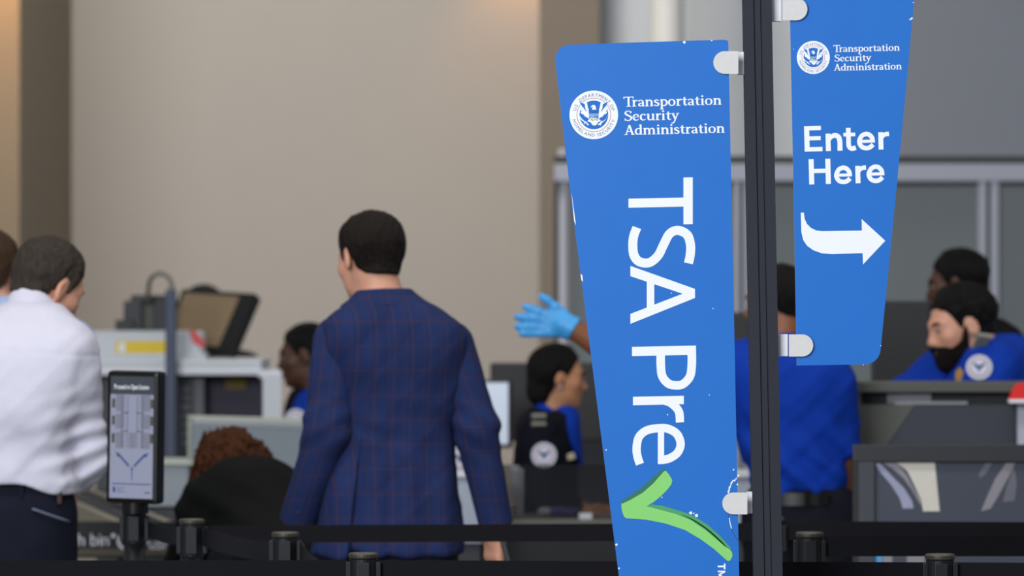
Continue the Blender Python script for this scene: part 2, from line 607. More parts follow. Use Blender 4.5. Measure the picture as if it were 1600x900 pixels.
# built-in sans outlines for the smallest print
_FONT = {}
def font_faces(ch):
    if ch not in _FONT:
        cu = bpy.data.curves.new('glyph', 'FONT')
        cu.body = ch
        cu.resolution_u = 3
        ob = bpy.data.objects.new('glyph', cu)
        COL.objects.link(ob)
        dg = bpy.context.evaluated_depsgraph_get()
        me = bpy.data.meshes.new_from_object(ob.evaluated_get(dg))
        vs = [tuple(v.co[:2]) for v in me.vertices]
        fs = [tuple(p.vertices) for p in me.polygons]
        bpy.data.objects.remove(ob)
        bpy.data.curves.remove(cu)
        bpy.data.meshes.remove(me)
        wd = (max(v[0] for v in vs), min(v[0] for v in vs)) if vs else (0.3, 0)
        _FONT[ch] = (vs, fs, wd)
    return _FONT[ch]


def sans_text(bm, text, T, gap=0.07):
    """lay built-in outlines on T(x,y), cap height about .73; returns length"""
    x = 0.0
    for ch in text:
        if ch == ' ':
            x += 0.28
            continue
        vs, fs, (hi, lo) = font_faces(ch)
        V = [bm.verts.new(T(x + v[0] - lo, v[1])) for v in vs]
        for f in fs:
            try:
                bm.faces.new([V[i] for i in f])
            except ValueError:
                pass
        x += hi - lo + gap
    return x - gap


def sans_len(text, gap=0.07):
    x = 0
    for ch in text:
        x += 0.28 if ch == ' ' else font_faces(ch)[2][0] - font_faces(ch)[2][1] + gap
    return x - gap


def ring_text(bm, text, cx, cy, r, size, a0, a1, T, outside=True):
    """capitals around a circle; image-style coordinates with y down"""
    adv = [0.34 if c == ' ' else font_faces(c)[2][0] - font_faces(c)[2][1] + 0.13 for c in text]
    tot = sum(adv)
    x = 0
    for ch, ad in zip(text, adv):
        mid = x + ad / 2
        x += ad
        if ch == ' ':
            continue
        a = a0 + (a1 - a0) * mid / tot
        vs, fs, (hi, lo) = font_faces(ch)
        V = []
        for vx, vy in vs:
            lx = (vx - (hi + lo) / 2) * size
            ly = vy * size
            if outside:
                rr = r + ly
                px, py = cx + rr * math.sin(a) + lx * math.cos(a), cy - rr * math.cos(a) + lx * math.sin(a)
            else:
                rr = r - ly
                px, py = cx + rr * math.sin(a) - lx * math.cos(a), cy - rr * math.cos(a) - lx * math.sin(a)
            V.append(bm.verts.new(T(px, py)))
        for f in fs:
            try:
                bm.faces.new([V[i] for i in f])
            except ValueError:
                pass


# ------------------------------------------------------------------ sign pole and the two blade signs
SY = 12.4
m_pole = mat('black_anodised', srgb(40, 43, 52), 0.5, 0.1, spec=0.25, var=0.1, scale=90)
m_white = mat('print_white', srgb(244, 247, 252), 0.6, var=0.02)
m_blue = mat('sign_blue', srgb(22, 110, 200), 0.38, spec=0.4, var=0.05, scale=9, bump=0.02, bscale=300)
m_pblue = mat('print_blue', srgb(22, 109, 200), 0.5, spec=0.3, var=0.03)
m_edge = mat('board_edge', srgb(206, 212, 222), 0.6)
m_navy = mat('print_slate', srgb(96, 116, 150), 0.6)
m_red = mat('print_red', srgb(196, 80, 84), 0.6)
m_green = mat('print_green', srgb(134, 212, 112), 0.55, var=0.06, scale=9)
m_dgreen = mat('print_dark_green', srgb(34, 112, 84), 0.55)
m_hgreen = mat('print_pale_green', srgb(200, 240, 184), 0.55)
m_clip = mat('brushed_clip', srgb(214, 212, 210), 0.45, 0.0, var=0.06, scale=60)
m_clipw = mat('white_clip', srgb(238, 240, 246), 0.4)

LEAN = -math.atan2(17.0, 900.0)        # the whole stand leans a little
base = W(1204.5 + 17 * (1322 - 900) / 900, 0, SY + 0.045)
base.z = 0
pole = empty('sign_pole', (base.x, base.y, 0), 'black grooved metal pole that carries the two blue signs', 'pole')
bm = bmesh.new()
wv = 0.0625
prof = []                                # cross-section with T-slots on four sides
q = wv / 2
side = [(-q, -q), (-0.009, -q), (-0.009, -q + 0.006), (-0.006, -q + 0.006), (-0.006, -q + 0.002), (0.006, -q + 0.002), (0.006, -q + 0.006), (0.009, -q + 0.006), (0.009, -q)]
for k in range(4):
    a = k * math.pi / 2
    for x, y in side:
        prof.append((x * math.cos(a) - y * math.sin(a), x * math.sin(a) + y * math.cos(a)))
HP = 2.55
sh = math.tan(LEAN)
A = [bm.verts.new((x, y, 0.012)) for x, y in prof]
B = [bm.verts.new((x + sh * HP, y, HP)) for x, y in prof]
n = len(A)
bm.faces.new(A[::-1]); bm.faces.new(B)
for i in range(n):
    bm.faces.new((A[i], A[(i + 1) % n], B[(i + 1) % n], B[i]))
link('shaft', bm_mesh('shaft', bm), m_pole, pole)
bm = bmesh.new()
add_lathe(bm, (0, 0, 0), [(0.24, 0), (0.24, 0.008), (0.22, 0.016), (0.06, 0.024), (0.05, 0.06), (0.048, 0.06)], 40)
link('foot_plate', bm_mesh('foot_plate', bm, True), m_pole, pole)
box('end_cap', (sh * HP, 0, HP + 0.005), (wv, wv, 0.012), m_pole, pole, bevel=0.003)


def ST_(px, py, d=0.0):
    """point on the sign face, relative to nothing (world)"""
    return W(px, py, SY - d)


def clip(x_box0, x_box1, x_round, y0, y1, tilt=0.0):
    """D-shaped plate with its block; the rounded end lies on the sign"""
    s = SY / F
    bm = bmesh.new()
    yc, r = (y0 + y1) / 2, (y1 - y0) / 2
    sgn = 1 if x_round > x_box1 or x_round > x_box0 else -1
    xb = x_box1
    cx = x_round - sgn * r
    pts = [(xb, y0), (cx, y0)] + [(cx + sgn * r * math.sin(math.pi * k / 14), yc - r * math.cos(math.pi * k / 14)) for k in range(1, 14)] + [(cx, y1), (xb, y1)]
    P = [ST_(x, y, 0.0045) - pole.location for x, y in pts]
    add_prism(bm, P, Vector((0, -0.004, 0)))
    o = link('clip_plate', bm_mesh('clip_plate', bm), m_clip, pole)
    a, b = ST_(min(x_box0, x_box1), y1, 0) - pole.location, ST_(max(x_box0, x_box1), y0, 0) - pole.location
    ext = -sgn * 0.006
    box('clip_block', ((a.x + b.x) / 2 + ext / 2, 0.008, (a.z + b.z) / 2), (b.x - a.x + 0.006, 0.03, b.z - a.z), m_clipw, pole, bevel=0.0015)


clip(1170, 1153.5, 1114.5, 80, 115.5)
clip(1184, 1167.5, 1128.5, 769.5, 803.5)
clip(1206.5, 1222.5, 1261.5, -3, 32)
clip(1215.5, 1232.5, 1270.5, 522.5, 557)

m_dark = mat('sign_back', srgb(52, 60, 74), 0.6)


def emblem(sign, cx, cy, r):
    """round seal: white disc, ring of capitals, red ring, blue field, white eagle with shield"""
    k = r / 38.0
    o = sign.location
    T = lambda d: (lambda x, y: ST_(cx + (x - 927.8) * k, cy + (y - 179.5) * k, d) - o)
    bm = bmesh.new()
    disc(bm, 927.8, 179.5, 38.0, T(0.0008), 64)
    em = link('seal', bm_mesh('seal', bm), m_white, sign)
    em['label'] = 'round white agency seal with eagle and shield'

    def part(name, m, fn, d):
        bm = bmesh.new()
        fn(bm, T(d))
        link(name, bm_mesh(name, bm), m, em)
    part('red_ring', m_red, lambda b, t: (disc(b, 927.8, 179.5, 26.7, t, 64, 25.9)), 0.0011)
    part('blue_field', m_pblue, lambda b, t: disc(b, 927.8, 179.5, 22.4, t, 64), 0.0012)

    def letters(b, t):
        ring_text(b, 'U.S.', 927.8, 179.5, 28.6, 7.2, math.radians(-78), math.radians(-56), t)
        ring_text(b, 'DEPARTMENT OF', 927.8, 179.5, 28.6, 7.2, math.radians(-46), math.radians(78), t)
        ring_text(b, 'HOMELAND SECURITY', 927.8, 179.5, 34.0, 7.2, math.radians(258), math.radians(102), t, False)
    part('seal_lettering', m_navy, letters, 0.0014)
    Z = lambda L: [(885 + a / 10.0, 135 + b / 10.0) for a, b in L]
    mir = lambda L: [(856 - a, b) for a, b in L][::-1]

    def wings_white(b, t):
        wing = [(196, 236), (322, 258), (336, 330), (362, 392), (352, 505), (325, 512), (290, 470), (250, 452), (215, 395), (240, 395), (205, 330), (232, 330), (200, 275)]
        poly(b, Z(wing), t)
        poly(b, Z(mir(wing)), t)
        poly(b, Z([(380, 318), (392, 302), (412, 290), (436, 290), (454, 304), (462, 340), (468, 374), (396, 374), (406, 340), (412, 326), (396, 324), (386, 330)]), t)
        poly(b, Z([(325, 548), (372, 492), (490, 492), (545, 545), (500, 556), (470, 600), (438, 616), (405, 600), (378, 560)]), t)
        stroke_quads(b, Z([(205, 470), (240, 520), (300, 560), (345, 605)]), 2.0, t)
        stroke_quads(b, Z([(640, 440), (600, 520), (550, 560), (500, 600)]), 2.2, t)
        stroke_quads(b, Z([(300, 545), (275, 590)]), 1.2, t)
        stroke_quads(b, Z([(560, 540), (530, 610)]), 1.2, t)
    part('eagle', m_white, wings_white, 0.0016)

    def wings_blue(b, t):
        wing = [(196, 232), (286, 276), (294, 345), (318, 386), (300, 388), (294, 364), (275, 358), (268, 330), (246, 324), (240, 298), (222, 290), (218, 264)]
        poly(b, Z(wing), t)
        poly(b, Z(mir(wing)), t)
        poly(b, Z([(346, 364), (512, 364), (504, 440), (486, 490), (428, 500), (372, 490), (352, 440)]), t)
        for s in (0, 1):
            low = [(212, 392), (238, 430), (268, 440), (288, 470), (318, 482), (345, 505), (320, 535), (280, 540), (240, 505), (215, 450)]
            poly(b, Z(mir(low) if s else low), t)
    part('wing_feathers', m_pblue, wings_blue, 0.0018)

    def shield(b, t):
        for j in range(3):
            for i in range(8):
                x = 356 + i * 19 + (j % 2) * 8
                poly(b, Z([(x, 372 + j * 15), (x + 8, 372 + j * 15), (x + 8, 380 + j * 15), (x, 380 + j * 15)]), t)
        for j in range(3):
            stroke_quads(b, Z([(436, 470 + j * 28), (455, 460 + j * 28), (478, 472 + j * 28), (500, 462 + j * 28)]), 0.9, t)
    part('shield_quarter', mat('print_sky', srgb(128, 172, 218), 0.6), lambda b, t: poly(b, Z([(354, 424), (503, 424), (498, 450), (484, 488), (428, 498), (374, 488), (358, 450)]), t), 0.0020)
    part('shield_pattern', mat('print_navy', srgb(46, 66, 120), 0.6), shield, 0.0023)
    part('shield_green', m_green, lambda b, t: poly(b, Z([(362, 515), (395, 500), (425, 520), (425, 540), (390, 532)]), t), 0.0024)


def board(name, label, outline, px0, chips):
    p = ST_(*px0)
    sign = empty(name, (p.x, SY, p.z), label, 'sign')
    bm = bmesh.new()
    add_prism(bm, [ST_(x, y, 0.0) - sign.location for x, y in outline], Vector((0, 0.005, 0)))
    me = bm_mesh('panel', bm)
    me.materials.append(m_blue); me.materials.append(m_edge); me.materials.append(m_dark)
    for f in me.polygons:
        if abs(f.normal.y) < 0.5:
            f.material_index = 1
        elif f.normal.y > 0:
            f.material_index = 2
    link('panel', me, None, sign)
    bm = bmesh.new()
    for c in chips:
        poly(bm, c, lambda x, y: ST_(x, y, 0.0006) - sign.location)
    o = link('worn_chips', bm_mesh('worn_chips', bm), m_white, sign)
    o['label'] = 'small white chips in the blue print'
    o['kind'] = 'stuff'
    return sign


def arc(cx, cy, r, a0, a1, n=8):
    return [(cx + r * math.cos(math.radians(a0 + (a1 - a0) * k / n)), cy + r * math.sin(math.radians(a0 + (a1 - a0) * k / n))) for k in range(n + 1)]


def tri(x, y, s):
    return [(x - s, y - 0.4 * s), (x + 0.7 * s, y - s), (x + s, y + 0.5 * s), (x - 0.2 * s, y + s)]


out1 = arc(890, 92.5, 22.5, 176, 266) + [(1000, 66), (1131, 62), (1136.5, 63), (1138, 66), (1145, 400), (1150, 650), (1155, 900), (1157, 1020), (985, 1020), (967, 900), (924, 560), (891, 300)]
chips1 = [tri(1069, 66, 2.4), tri(1112, 63.4, 1.3), [(893, 300), (897, 330), (900, 352), (897, 345)], [(907, 428), (910, 430), (911, 440), (908.5, 438)], tri(1049, 458, 0.9), tri(1114, 482, 0.9), tri(1108, 617, 0.9), tri(1043, 648, 1.1), tri(947, 703, 1.2),
          tri(1079, 801.5, 2.6), tri(1088, 805.5, 2.8), tri(1084, 802, 1.2), tri(1034, 777, 1), tri(963, 851, 2), tri(967, 888, 1.5), tri(1146, 734, 1.4), tri(1152, 757, 1.5)]
cr1 = [(1153, 743), (1149, 749), (1144, 753), (1141, 759), (1139, 765), (1138, 770)]
cr2 = [(1138, 804), (1140, 815), (1144, 829), (1150, 840), (1153, 845)]
sign1 = board('blade_sign', 'large blue sign left of the pole reading TSA Pre with a green check mark', out1, (1010, 1020), chips1)
S1 = lambda d: (lambda x, y: ST_(x, y, d) - sign1.location)
bm = bmesh.new()
rr = np.random.RandomState(4)
for q in crom(cr1, 5):
    poly(bm, tri(q[0] + rr.uniform(-.8, .8), q[1] + rr.uniform(-.6, .6), rr.uniform(.6, 1.7)), S1(0.0007))
stroke_quads(bm, crom([(1139.5, 809), (1140.5, 816), (1143, 826)], 4), 1.3, S1(0.0007))
link('crack_chips', bm_mesh('crack_chips', bm), m_white, sign1, kind='stuff')
bm = bmesh.new()
stroke_quads(bm, crom(cr2, 5), 0.9, S1(0.0006))
link('crack', bm_mesh('crack', bm), m_dark, sign1)
bm = bmesh.new()
stroke_quads(bm, crom(cr1, 5), 0.8, S1(0.0006))
link('crack', bm_mesh('crack', bm), m_dark, sign1)

emblem(sign1, 927.8, 179.5, 38)
ang = math.radians(-1.3)


def line_T(x0, y0, cap, sx, S, a=ang):
    """text frame: cap-height 1 units to image px, tilted by a"""
    return lambda x, y: S(x0 + x * cap * sx * math.cos(a) + y * cap * math.sin(a), y0 + x * cap * sx * math.sin(a) - y * cap * math.cos(a))


bm = bmesh.new()
for txt, x0, y0, wpx in (('Transportation', 974.5, 167.0, 153.5), ('Security', 975.5, 189.0, 86.0), ('Administration', 976.0, 211.0, 157.0)):
    sx = wpx / (serif_width(txt) * 15.8)
    serif_line(bm, txt, line_T(x0, y0, 15.8, sx, S1(0.0008)))
o = link('agency_lettering', bm_mesh('agency_lettering', bm), m_white, sign1)
o['label'] = 'white serif words Transportation Security Administration'


def rot_T(y0, x0, S):
    """vertical lettering: letter x runs down, letter y runs right"""
    a = math.radians(1.15)
    return lambda x, y: S(x0 + y * math.cos(a) - 0 * x, y0 + x + y * -math.sin(a))


L_E = [(56.5, 44.5), (54.5, 57), (46, 70), (32, 75), (17, 69.5), (8.3, 56), (6.8, 41), (10, 22), (20, 10), (36, 6.3), (50, 7.5), (62.5, 11.5)]
bm = bmesh.new()
t = rot_T(279, 982, S1(0.0008))
stroke_quads(bm, [(0, 93.2), (73.2, 93.2)], 14.6, t)
stroke_quads(bm, [(38.5, 0), (38.5, 93)], 14.2, t)
t = rot_T(354.3, 982.2, S1(0.0008))
curve_stroke(bm, [(59, 93.5), (46, 96.3), (30, 96.7), (14.5, 91.5), (7.2, 77), (12.5, 64), (29.6, 54.5), (46, 46), (56.6, 32.5), (55, 17), (45, 8.6), (30, 6.6), (15, 8), (1.5, 13)], 14.2, t, 10)
t = rot_T(416.5, 985, S1(0.0008))
poly(bm, [(-1, 0), (15, 0), (51, 101), (37, 101)], t)
poly(bm, [(74, 0), (89.5, 0), (51, 101), (37, 101)], t)
stroke_quads(bm, [(20, 31.5), (70, 31.5)], 11.6, t)
t = rot_T(542, 987.5, S1(0.0008))
stroke_quads(bm, [(7.2, 0), (7.2, 100)], 14.4, t)
curve_stroke(bm, [(7, 93.4), (30, 93.4), (48, 90.5), (59.5, 80), (61.4, 69), (58.5, 57), (47, 47.5), (30, 45), (7, 45)], 13.4, t, 8)
t = rot_T(620, 989, S1(0.0008))
stroke_quads(bm, [(6.6, 0), (6.6, 79.5)], 13.2, t)
curve_stroke(bm, [(8, 46), (12, 60), (24, 71.5), (41.5, 73.5)], [9, 12, 13, 13], t, 8)
t = rot_T(663, 988.5, S1(0.0008))
curve_stroke(bm, L_E, 13.0, t, 8)
stroke_quads(bm, [(6, 44.3), (63, 44.3)], 9.8, t)
o = link('vertical_lettering', bm_mesh('vertical_lettering', bm), m_white, sign1)
o['label'] = 'big white vertical words TSA Pre'
bm = bmesh.new()
t0 = S1(0.0008)
Tm = lambda y0: (lambda x, y: t0(1121.6 + y * 16.2, y0 + x * 16.2))
stroke_quads(bm, [(0, .66), (.56, .66)], .15, Tm(880.5)); stroke_quads(bm, [(.28, 0), (.28, .7)], .16, Tm(880.5))
tm = Tm(891.5)
stroke_quads(bm, [(.09, 0), (.09, .73)], .15, tm); stroke_quads(bm, [(.75, 0), (.75, .73)], .15, tm)
stroke_quads(bm, [(.09, .7), (.42, .1)], .15, tm); stroke_quads(bm, [(.75, .7), (.42, .1)], .15, tm)
link('trademark_lettering', bm_mesh('trademark_lettering', bm), m_white, sign1)

chk = [(1039.5, 734.5), (1045, 741), (1050.5, 750), (1049, 757), (1042, 766), (1033, 775), (1022, 784), (1010.5, 791), (1034, 794.5), (1056, 801), (1078, 809), (1102, 824), (1122, 841), (1137, 856), (1144, 863), (1144.5, 869), (1141, 876), (1137, 876.5), (1132, 872.5), (1116, 858), (1094, 842), (1070, 828), (1040, 818), (1010, 812), (978, 809.7), (975, 807), (972, 799), (970.8, 791), (971.5, 784.5), (990, 775), (1004, 765), (1017, 753), (1029, 740), (1036, 734)]
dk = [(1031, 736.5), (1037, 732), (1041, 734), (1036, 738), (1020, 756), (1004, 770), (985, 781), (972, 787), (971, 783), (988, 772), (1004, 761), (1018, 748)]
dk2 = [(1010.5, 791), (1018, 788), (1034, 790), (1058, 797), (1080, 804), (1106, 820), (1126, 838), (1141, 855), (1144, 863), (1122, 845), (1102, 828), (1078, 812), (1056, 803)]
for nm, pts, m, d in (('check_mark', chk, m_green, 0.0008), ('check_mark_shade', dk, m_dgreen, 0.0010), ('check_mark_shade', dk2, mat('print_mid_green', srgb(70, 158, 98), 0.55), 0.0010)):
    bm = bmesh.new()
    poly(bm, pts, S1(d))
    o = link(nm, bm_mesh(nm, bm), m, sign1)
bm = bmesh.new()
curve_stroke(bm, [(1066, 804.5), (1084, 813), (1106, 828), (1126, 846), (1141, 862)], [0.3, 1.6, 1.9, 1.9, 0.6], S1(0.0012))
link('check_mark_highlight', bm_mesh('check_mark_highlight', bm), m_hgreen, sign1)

out2 = [(1233, -28), (1425, -30), (1430, -26), (1431, -20), (1428.5, 0), (1402, 282)] + arc(1351, 544.5, 25, 6, 88) + [(1245, 571), (1240, 300), (1234.5, 30)]
sign2 = board('blade_sign', 'smaller blue sign right of the pole reading Enter Here with a white arrow', out2, (1298, 571), [[(1424.5, 27), (1427, 28), (1424, 31), (1420, 31.5)], tri(1427, 4, 1.0), tri(1240, 77, .6), tri(1349, 570, .7), tri(1376, 540, .9)])
S2 = lambda d: (lambda x, y: ST_(x, y, d) - sign2.location)
emblem(sign2, 1270.8, 89.8, 25.8)
bm = bmesh.new()
for txt, x0, y0, wpx in (('Transportation', 1302.3, 81.5, 104.0), ('Security', 1304.0, 96.3, 57.5), ('Administration', 1303.2, 110.7, 106.2)):
    sx = wpx / (serif_width(txt) * 10.9)
    serif_line(bm, txt, line_T(x0, y0, 10.9, sx, S2(0.0008)))
o = link('agency_lettering', bm_mesh('agency_lettering', bm), m_white, sign2)
o['label'] = 'white serif words Transportation Security Administration'


def bold(ch, b, t):
    if ch == 'E':
        stroke_quads(b, [(4, 0), (4, 39.7)], 7.9, t)
        for y, x1, w in ((36.4, 26.3, 6.6), (20.6, 25.6, 6.4), (3.4, 28, 6.8)):
            stroke_quads(b, [(2, y), (x1, y)], w, t)
    elif ch == 'H':
        stroke_quads(b, [(4, 0), (4, 39.5)], 7.9, t)
        stroke_quads(b, [(30, 0), (30, 39.5)], 7.9, t)
        stroke_quads(b, [(4, 20.8), (30, 20.8)], 6.6, t)
    elif ch == 'n':
        stroke_quads(b, [(4, 0), (4, 27.2)], 7.7, t)
        curve_stroke(b, [(4, 13), (7.5, 20.5), (14, 24.2), (20, 21.8), (22.2, 15), (22.2, 6), (22.2, 0)], [4, 6.5, 7.4, 7.8, 7.8, 7.8, 7.8], t)
    elif ch == 't':
        curve_stroke(b, [(7.9, 35.5), (7.9, 20), (8.1, 8), (11, 3.6), (15, 3.2), (19, 4.4)], 7.3, t)
        stroke_quads(b, [(0, 25.0), (18.6, 25.0)], 5.6, t)
    elif ch == 'e':
        curve_stroke(b, [(24.2, 14), (23.3, 19.5), (19.3, 24), (13.9, 25.5), (7.6, 22.8), (3.7, 16), (4, 10.3), (8, 5), (14.5, 3.3), (20, 4.7), (24.8, 8.7)], 7.1, t)
        stroke_quads(b, [(3.5, 14.1), (27.8, 14.1)], 4.8, t)
    elif ch == 'r':
        stroke_quads(b, [(4, 0), (4, 27.2)], 7.7, t)
        curve_stroke(b, [(4, 13), (6.5, 20), (11, 23.6), (17, 24.2)], [4, 6, 6.8, 7], t)


bm = bmesh.new()
for ch, x, y in (('E', 1257.3, 237), ('n', 1290.4, 236.1), ('t', 1318.4, 235.5), ('e', 1339.7, 235.2), ('r', 1372.7, 233.8), ('H', 1264.4, 288.3), ('e', 1303.8, 288.0), ('r', 1336.8, 286.4), ('e', 1354.5, 286.3)):
    bold(ch, bm, line_T(x, y, 1, 1, S2(0.0008), math.radians(-1.5)))
o = link('direction_lettering', bm_mesh('direction_lettering', bm), m_white, sign2)
o['label'] = 'bold white words Enter Here'
bm = bmesh.new()
poly(bm, [(1251.2, 332.3), (1256, 332.3), (1257.3, 342), (1261, 350), (1267, 356), (1275, 360), (1284, 361.2), (1346.7, 360.3), (1346.3, 342.3), (1383.3, 376.2), (1348.5, 413.2), (1347.8, 395.6), (1300, 397), (1284, 395.8), (1271, 391), (1261, 384), (1255, 375), (1252, 362)], S2(0.0008))
o = link('arrow', bm_mesh('arrow', bm), m_white, sign2)
o['label'] = 'white arrow bending to the right'

# ------------------------------------------------------------------ queue stanchions and belts
m_post = mat('post_black', srgb(22, 23, 27), 0.45, 0.1, var=0.08, spec=0.3)
m_belt = mat('belt_black', srgb(18, 18, 23), 0.8, spec=0.15, var=0.15, scale=900, bump=0.2, bscale=900, stretch=(0.1, 0.1, 1))
m_rim = mat('post_rim', srgb(70, 66, 58), 0.45, 0.5)


def stanchion(px, Y, label, H=0.995, cassettes=(), topper=True):
    p = W(px, 0, Y)
    t = empty('stanchion', (p.x, Y, 0), label, 'stanchion', 'black queue stanchions')
    bm = bmesh.new()
    add_lathe(bm, (0, 0, 0), [(0.17, 0), (0.17, 0.012), (0.15, 0.022), (0.045, 0.034), (0.042, 0.05), (0.036, 0.05)], 36)
    link('base', bm_mesh('base', bm, True), m_post, t)
    bm = bmesh.new()
    add_lathe(bm, (0, 0, 0.04), [(0.030, 0), (0.030, H - 0.13)], 28)
    link('tube', bm_mesh('tube', bm, True), m_post, t)
    bm = bmesh.new()
    add_lathe(bm, (0, 0, H - 0.1), [(0.030, 0), (0.0325, 0.004), (0.0325, 0.085), (0.030, 0.088)], 28)
    hd = link('belt_head', bm_mesh('belt_head', bm), m_post, t)
    for a in (0, 90, 180, 270):
        bm = bmesh.new()
        R = Matrix.Rotation(math.radians(a), 3, 'Z')
        add_box(bm, R @ Vector((0.034, 0, H - 0.056)), (0.012, 0.03, 0.07), R, 0.002)
        link('belt_slot', bm_mesh('belt_slot', bm), m_post, hd)
    if topper:
        bm = bmesh.new()
        add_lathe(bm, (0, 0, H - 0.012), [(0.0335, 0), (0.0345, 0.004), (0.0345, 0.009), (0.031, 0.0125), (0.0, 0.0128)], 28)
        link('top_cap', bm_mesh('top_cap', bm), m_rim, t)
    return t


def belt(a, b, label, zt=0.975, w=0.048, sag=0.0, twist=0.0, n=24):
    """webbing strip between two points in plan (x,y), real thickness"""
    bm = bmesh.new()
    A, B = Vector((a[0], a[1], 0)), Vector((b[0], b[1], 0))
    d = (B - A).normalized()
    nrm = Vector((-d.y, d.x, 0))
    rows = []
    za, zb = (zt, zt) if np.isscalar(zt) else zt
    for i in range(n + 1):
        t = i / n
        c = A.lerp(B, t)
        z = za + (zb - za) * t - sag * 4 * t * (1 - t)
        k = math.sin(math.pi * t) * twist
        up = Vector((0, 0, 1)) * math.cos(k) + nrm * math.sin(k)
        top = c + Vector((0, 0, z))
        lowp = top - up * w
        rows.append([bm.verts.new(p) for p in (top - nrm * 0.0008, top + nrm * 0.0008, lowp + nrm * 0.0008, lowp - nrm * 0.0008)])
    for r0, r1 in zip(rows[:-1], rows[1:]):
        for k in range(4):
            bm.faces.new((r0[k], r1[k], r1[(k + 1) % 4], r0[(k + 1) % 4]))
    bm.faces.new(rows[0]); bm.faces.new(rows[-1][::-1])
    me = bm_mesh('barrier_belt', bm)
    o = link('barrier_belt', me, m_belt)
    return tag(o, label, 'belt', 'black barrier belts')


XY = lambda px, Y: ((px - 800) / F * Y, Y)
stanchion(568, 13.0, 'black stanchion in front of the blue blazer, nearest of the left posts')
stanchion(1469, 12.94, 'black stanchion below the dark framed poster at the right')
stanchion(446, 14.1, 'black stanchion at the left sleeve cuff of the blue blazer')
stanchion(1265, 14.1, 'black stanchion just right of the sign pole')
stanchion(300, 14.9, 'black stanchion in front of the crouching person in black')
kp = stanchion(210, 15.55, 'black stanchion that carries the upright information screen', H=1.0, topper=False)
kp['group'] = 'black queue stanchions'
stanchion(1205, 15.03, 'black stanchion hidden right behind the sign pole')
for px_, Y_, lb_ in ((-84, 12.98, 'black stanchion beyond the left edge of the picture'), (1744, 12.9, 'front black stanchion beyond the right edge of the picture'), (1744, 14.1, 'middle black stanchion beyond the right edge of the picture'), (1744, 15.0, 'rear black stanchion beyond the right edge of the picture')):
    stanchion(px_, Y_, lb_)
belt(XY(-60, 12.98), XY(568 - 24, 13.0), 'black belt along the bottom edge from the left to the nearest post', 0.978)
belt(XY(568 + 24, 13.0), XY(1469 - 24, 12.94), 'black belt along the bottom edge passing behind the sign pole', (0.978, 0.976))
belt(XY(1469 + 24, 12.94), XY(1720, 12.9), 'black belt along the bottom edge at the far right', 0.976)
belt(XY(300 + 20, 14.92), XY(1185, 15.03), 'long black belt crossing the blue blazer above its hem', (0.977, 0.979), 0.046)
belt(XY(1225, 15.03), XY(1720, 15.0), 'upper black belt below the framed poster right of the pole', (0.984, 0.982), 0.05)
belt(XY(1265 + 23, 14.1), XY(1720, 14.1), 'middle black belt right of the sign pole, level with its post', 0.985, 0.05)
belt(XY(300 + 16, 14.9), XY(446 - 22, 14.1), 'slack black belt from the crouching person to the blazer cuff', (0.975, 0.968), 0.048, 0.006, 0.2)
belt(XY(446 + 22, 14.1), XY(568 - 20, 13.0), 'slack twisted belt curving down to the nearest post', (0.972, 0.975), 0.048, 0.03, 0.5)
belt(XY(210 + 20, 15.55), XY(300 - 18, 14.9), 'short black belt beside the information screen post', (0.964, 0.970), 0.044, 0.004)

# ------------------------------------------------------------------ information screen on its post
KY = 15.5
kc = W(211, 683, KY)
yaw = math.radians(-24)
kt = empty('information_screen', (kc.x, KY, kc.z - 0.178), 'upright black information screen reading Proceed to Open Station', 'screen')
R = (Matrix.Rotation(yaw, 3, 'Z') @ Matrix.Rotation(math.radians(0.9), 3, 'Y'))
KW, KH, KD = 0.158, 0.362, 0.05
m_case = mat('screen_case', srgb(12, 12, 14), 0.35, var=0.1, spec=0.25)
bm = bmesh.new()
add_box(bm, R @ Vector((0, 0, 0.178)), (KW, KD, KH), R, 0.012)
link('case', bm_mesh('case', bm), m_case, kt)
bm = bmesh.new()
add_cyl(bm, (0, 0.01, 0.0), (0, 0.01, -0.03), 0.036, n=24)
link('mount_collar', bm_mesh('mount_collar', bm), m_case, kt)
m_scr = {}


def screen_mat(key, c, s=0.30):
    return mat('screen_' + key, c, 0.5, var=0.02, emit=True, estr=s)


def K(d):
    """unit square of the display, u right, v down"""
    return lambda u, v: R @ Vector(((u - 0.5) * 0.132, -KD / 2 - d, 0.178 + (0.5 - v) * 0.332))


sc_ = None
def kpart(name, m, fn, d, par=None):
    bm = bmesh.new()
    fn(bm, K(d))
    return link(name, bm_mesh(name, bm), m, par if par is not None else kt)


rect = lambda u0, v0, u1, v1: [(u0, v0), (u1, v0), (u1, v1), (u0, v1)]
disp = kpart('display', screen_mat('pale', srgb(120, 123, 142), 0.34), lambda b, t: poly(b, rect(0, 0, 1, 1), t), 0.0006)
kpart('title_bar', screen_mat('dark', srgb(44, 48, 56), 0.3), lambda b, t: poly(b, rect(0, 0, 1, 0.148), t), 0.0010, disp)


def title(b, t):
    s = 'Proceed to Open Station'
    k = 0.80 / sans_len(s)
    sans_text(b, s, lambda x, y: t(0.09 + x * k, 0.105 - y * 0.055))


kpart('title_lettering', screen_mat('white', srgb(225, 228, 236)), title, 0.0014, disp)


for r_ in [(a, v0, c_, v1) for v0, v1 in ((0.15, 0.285), (0.31, 0.43), (0.46, 0.59)) for a, c_ in ((0.13, 0.33), (0.7, 0.93))] + [(0.44, 0.46, 0.6, 0.59)]:
    kpart('floor_plan_area', screen_mat('grey', srgb(104, 104, 120), 0.28), lambda b, t: poly(b, rect(*r_), t), 0.0010, disp)


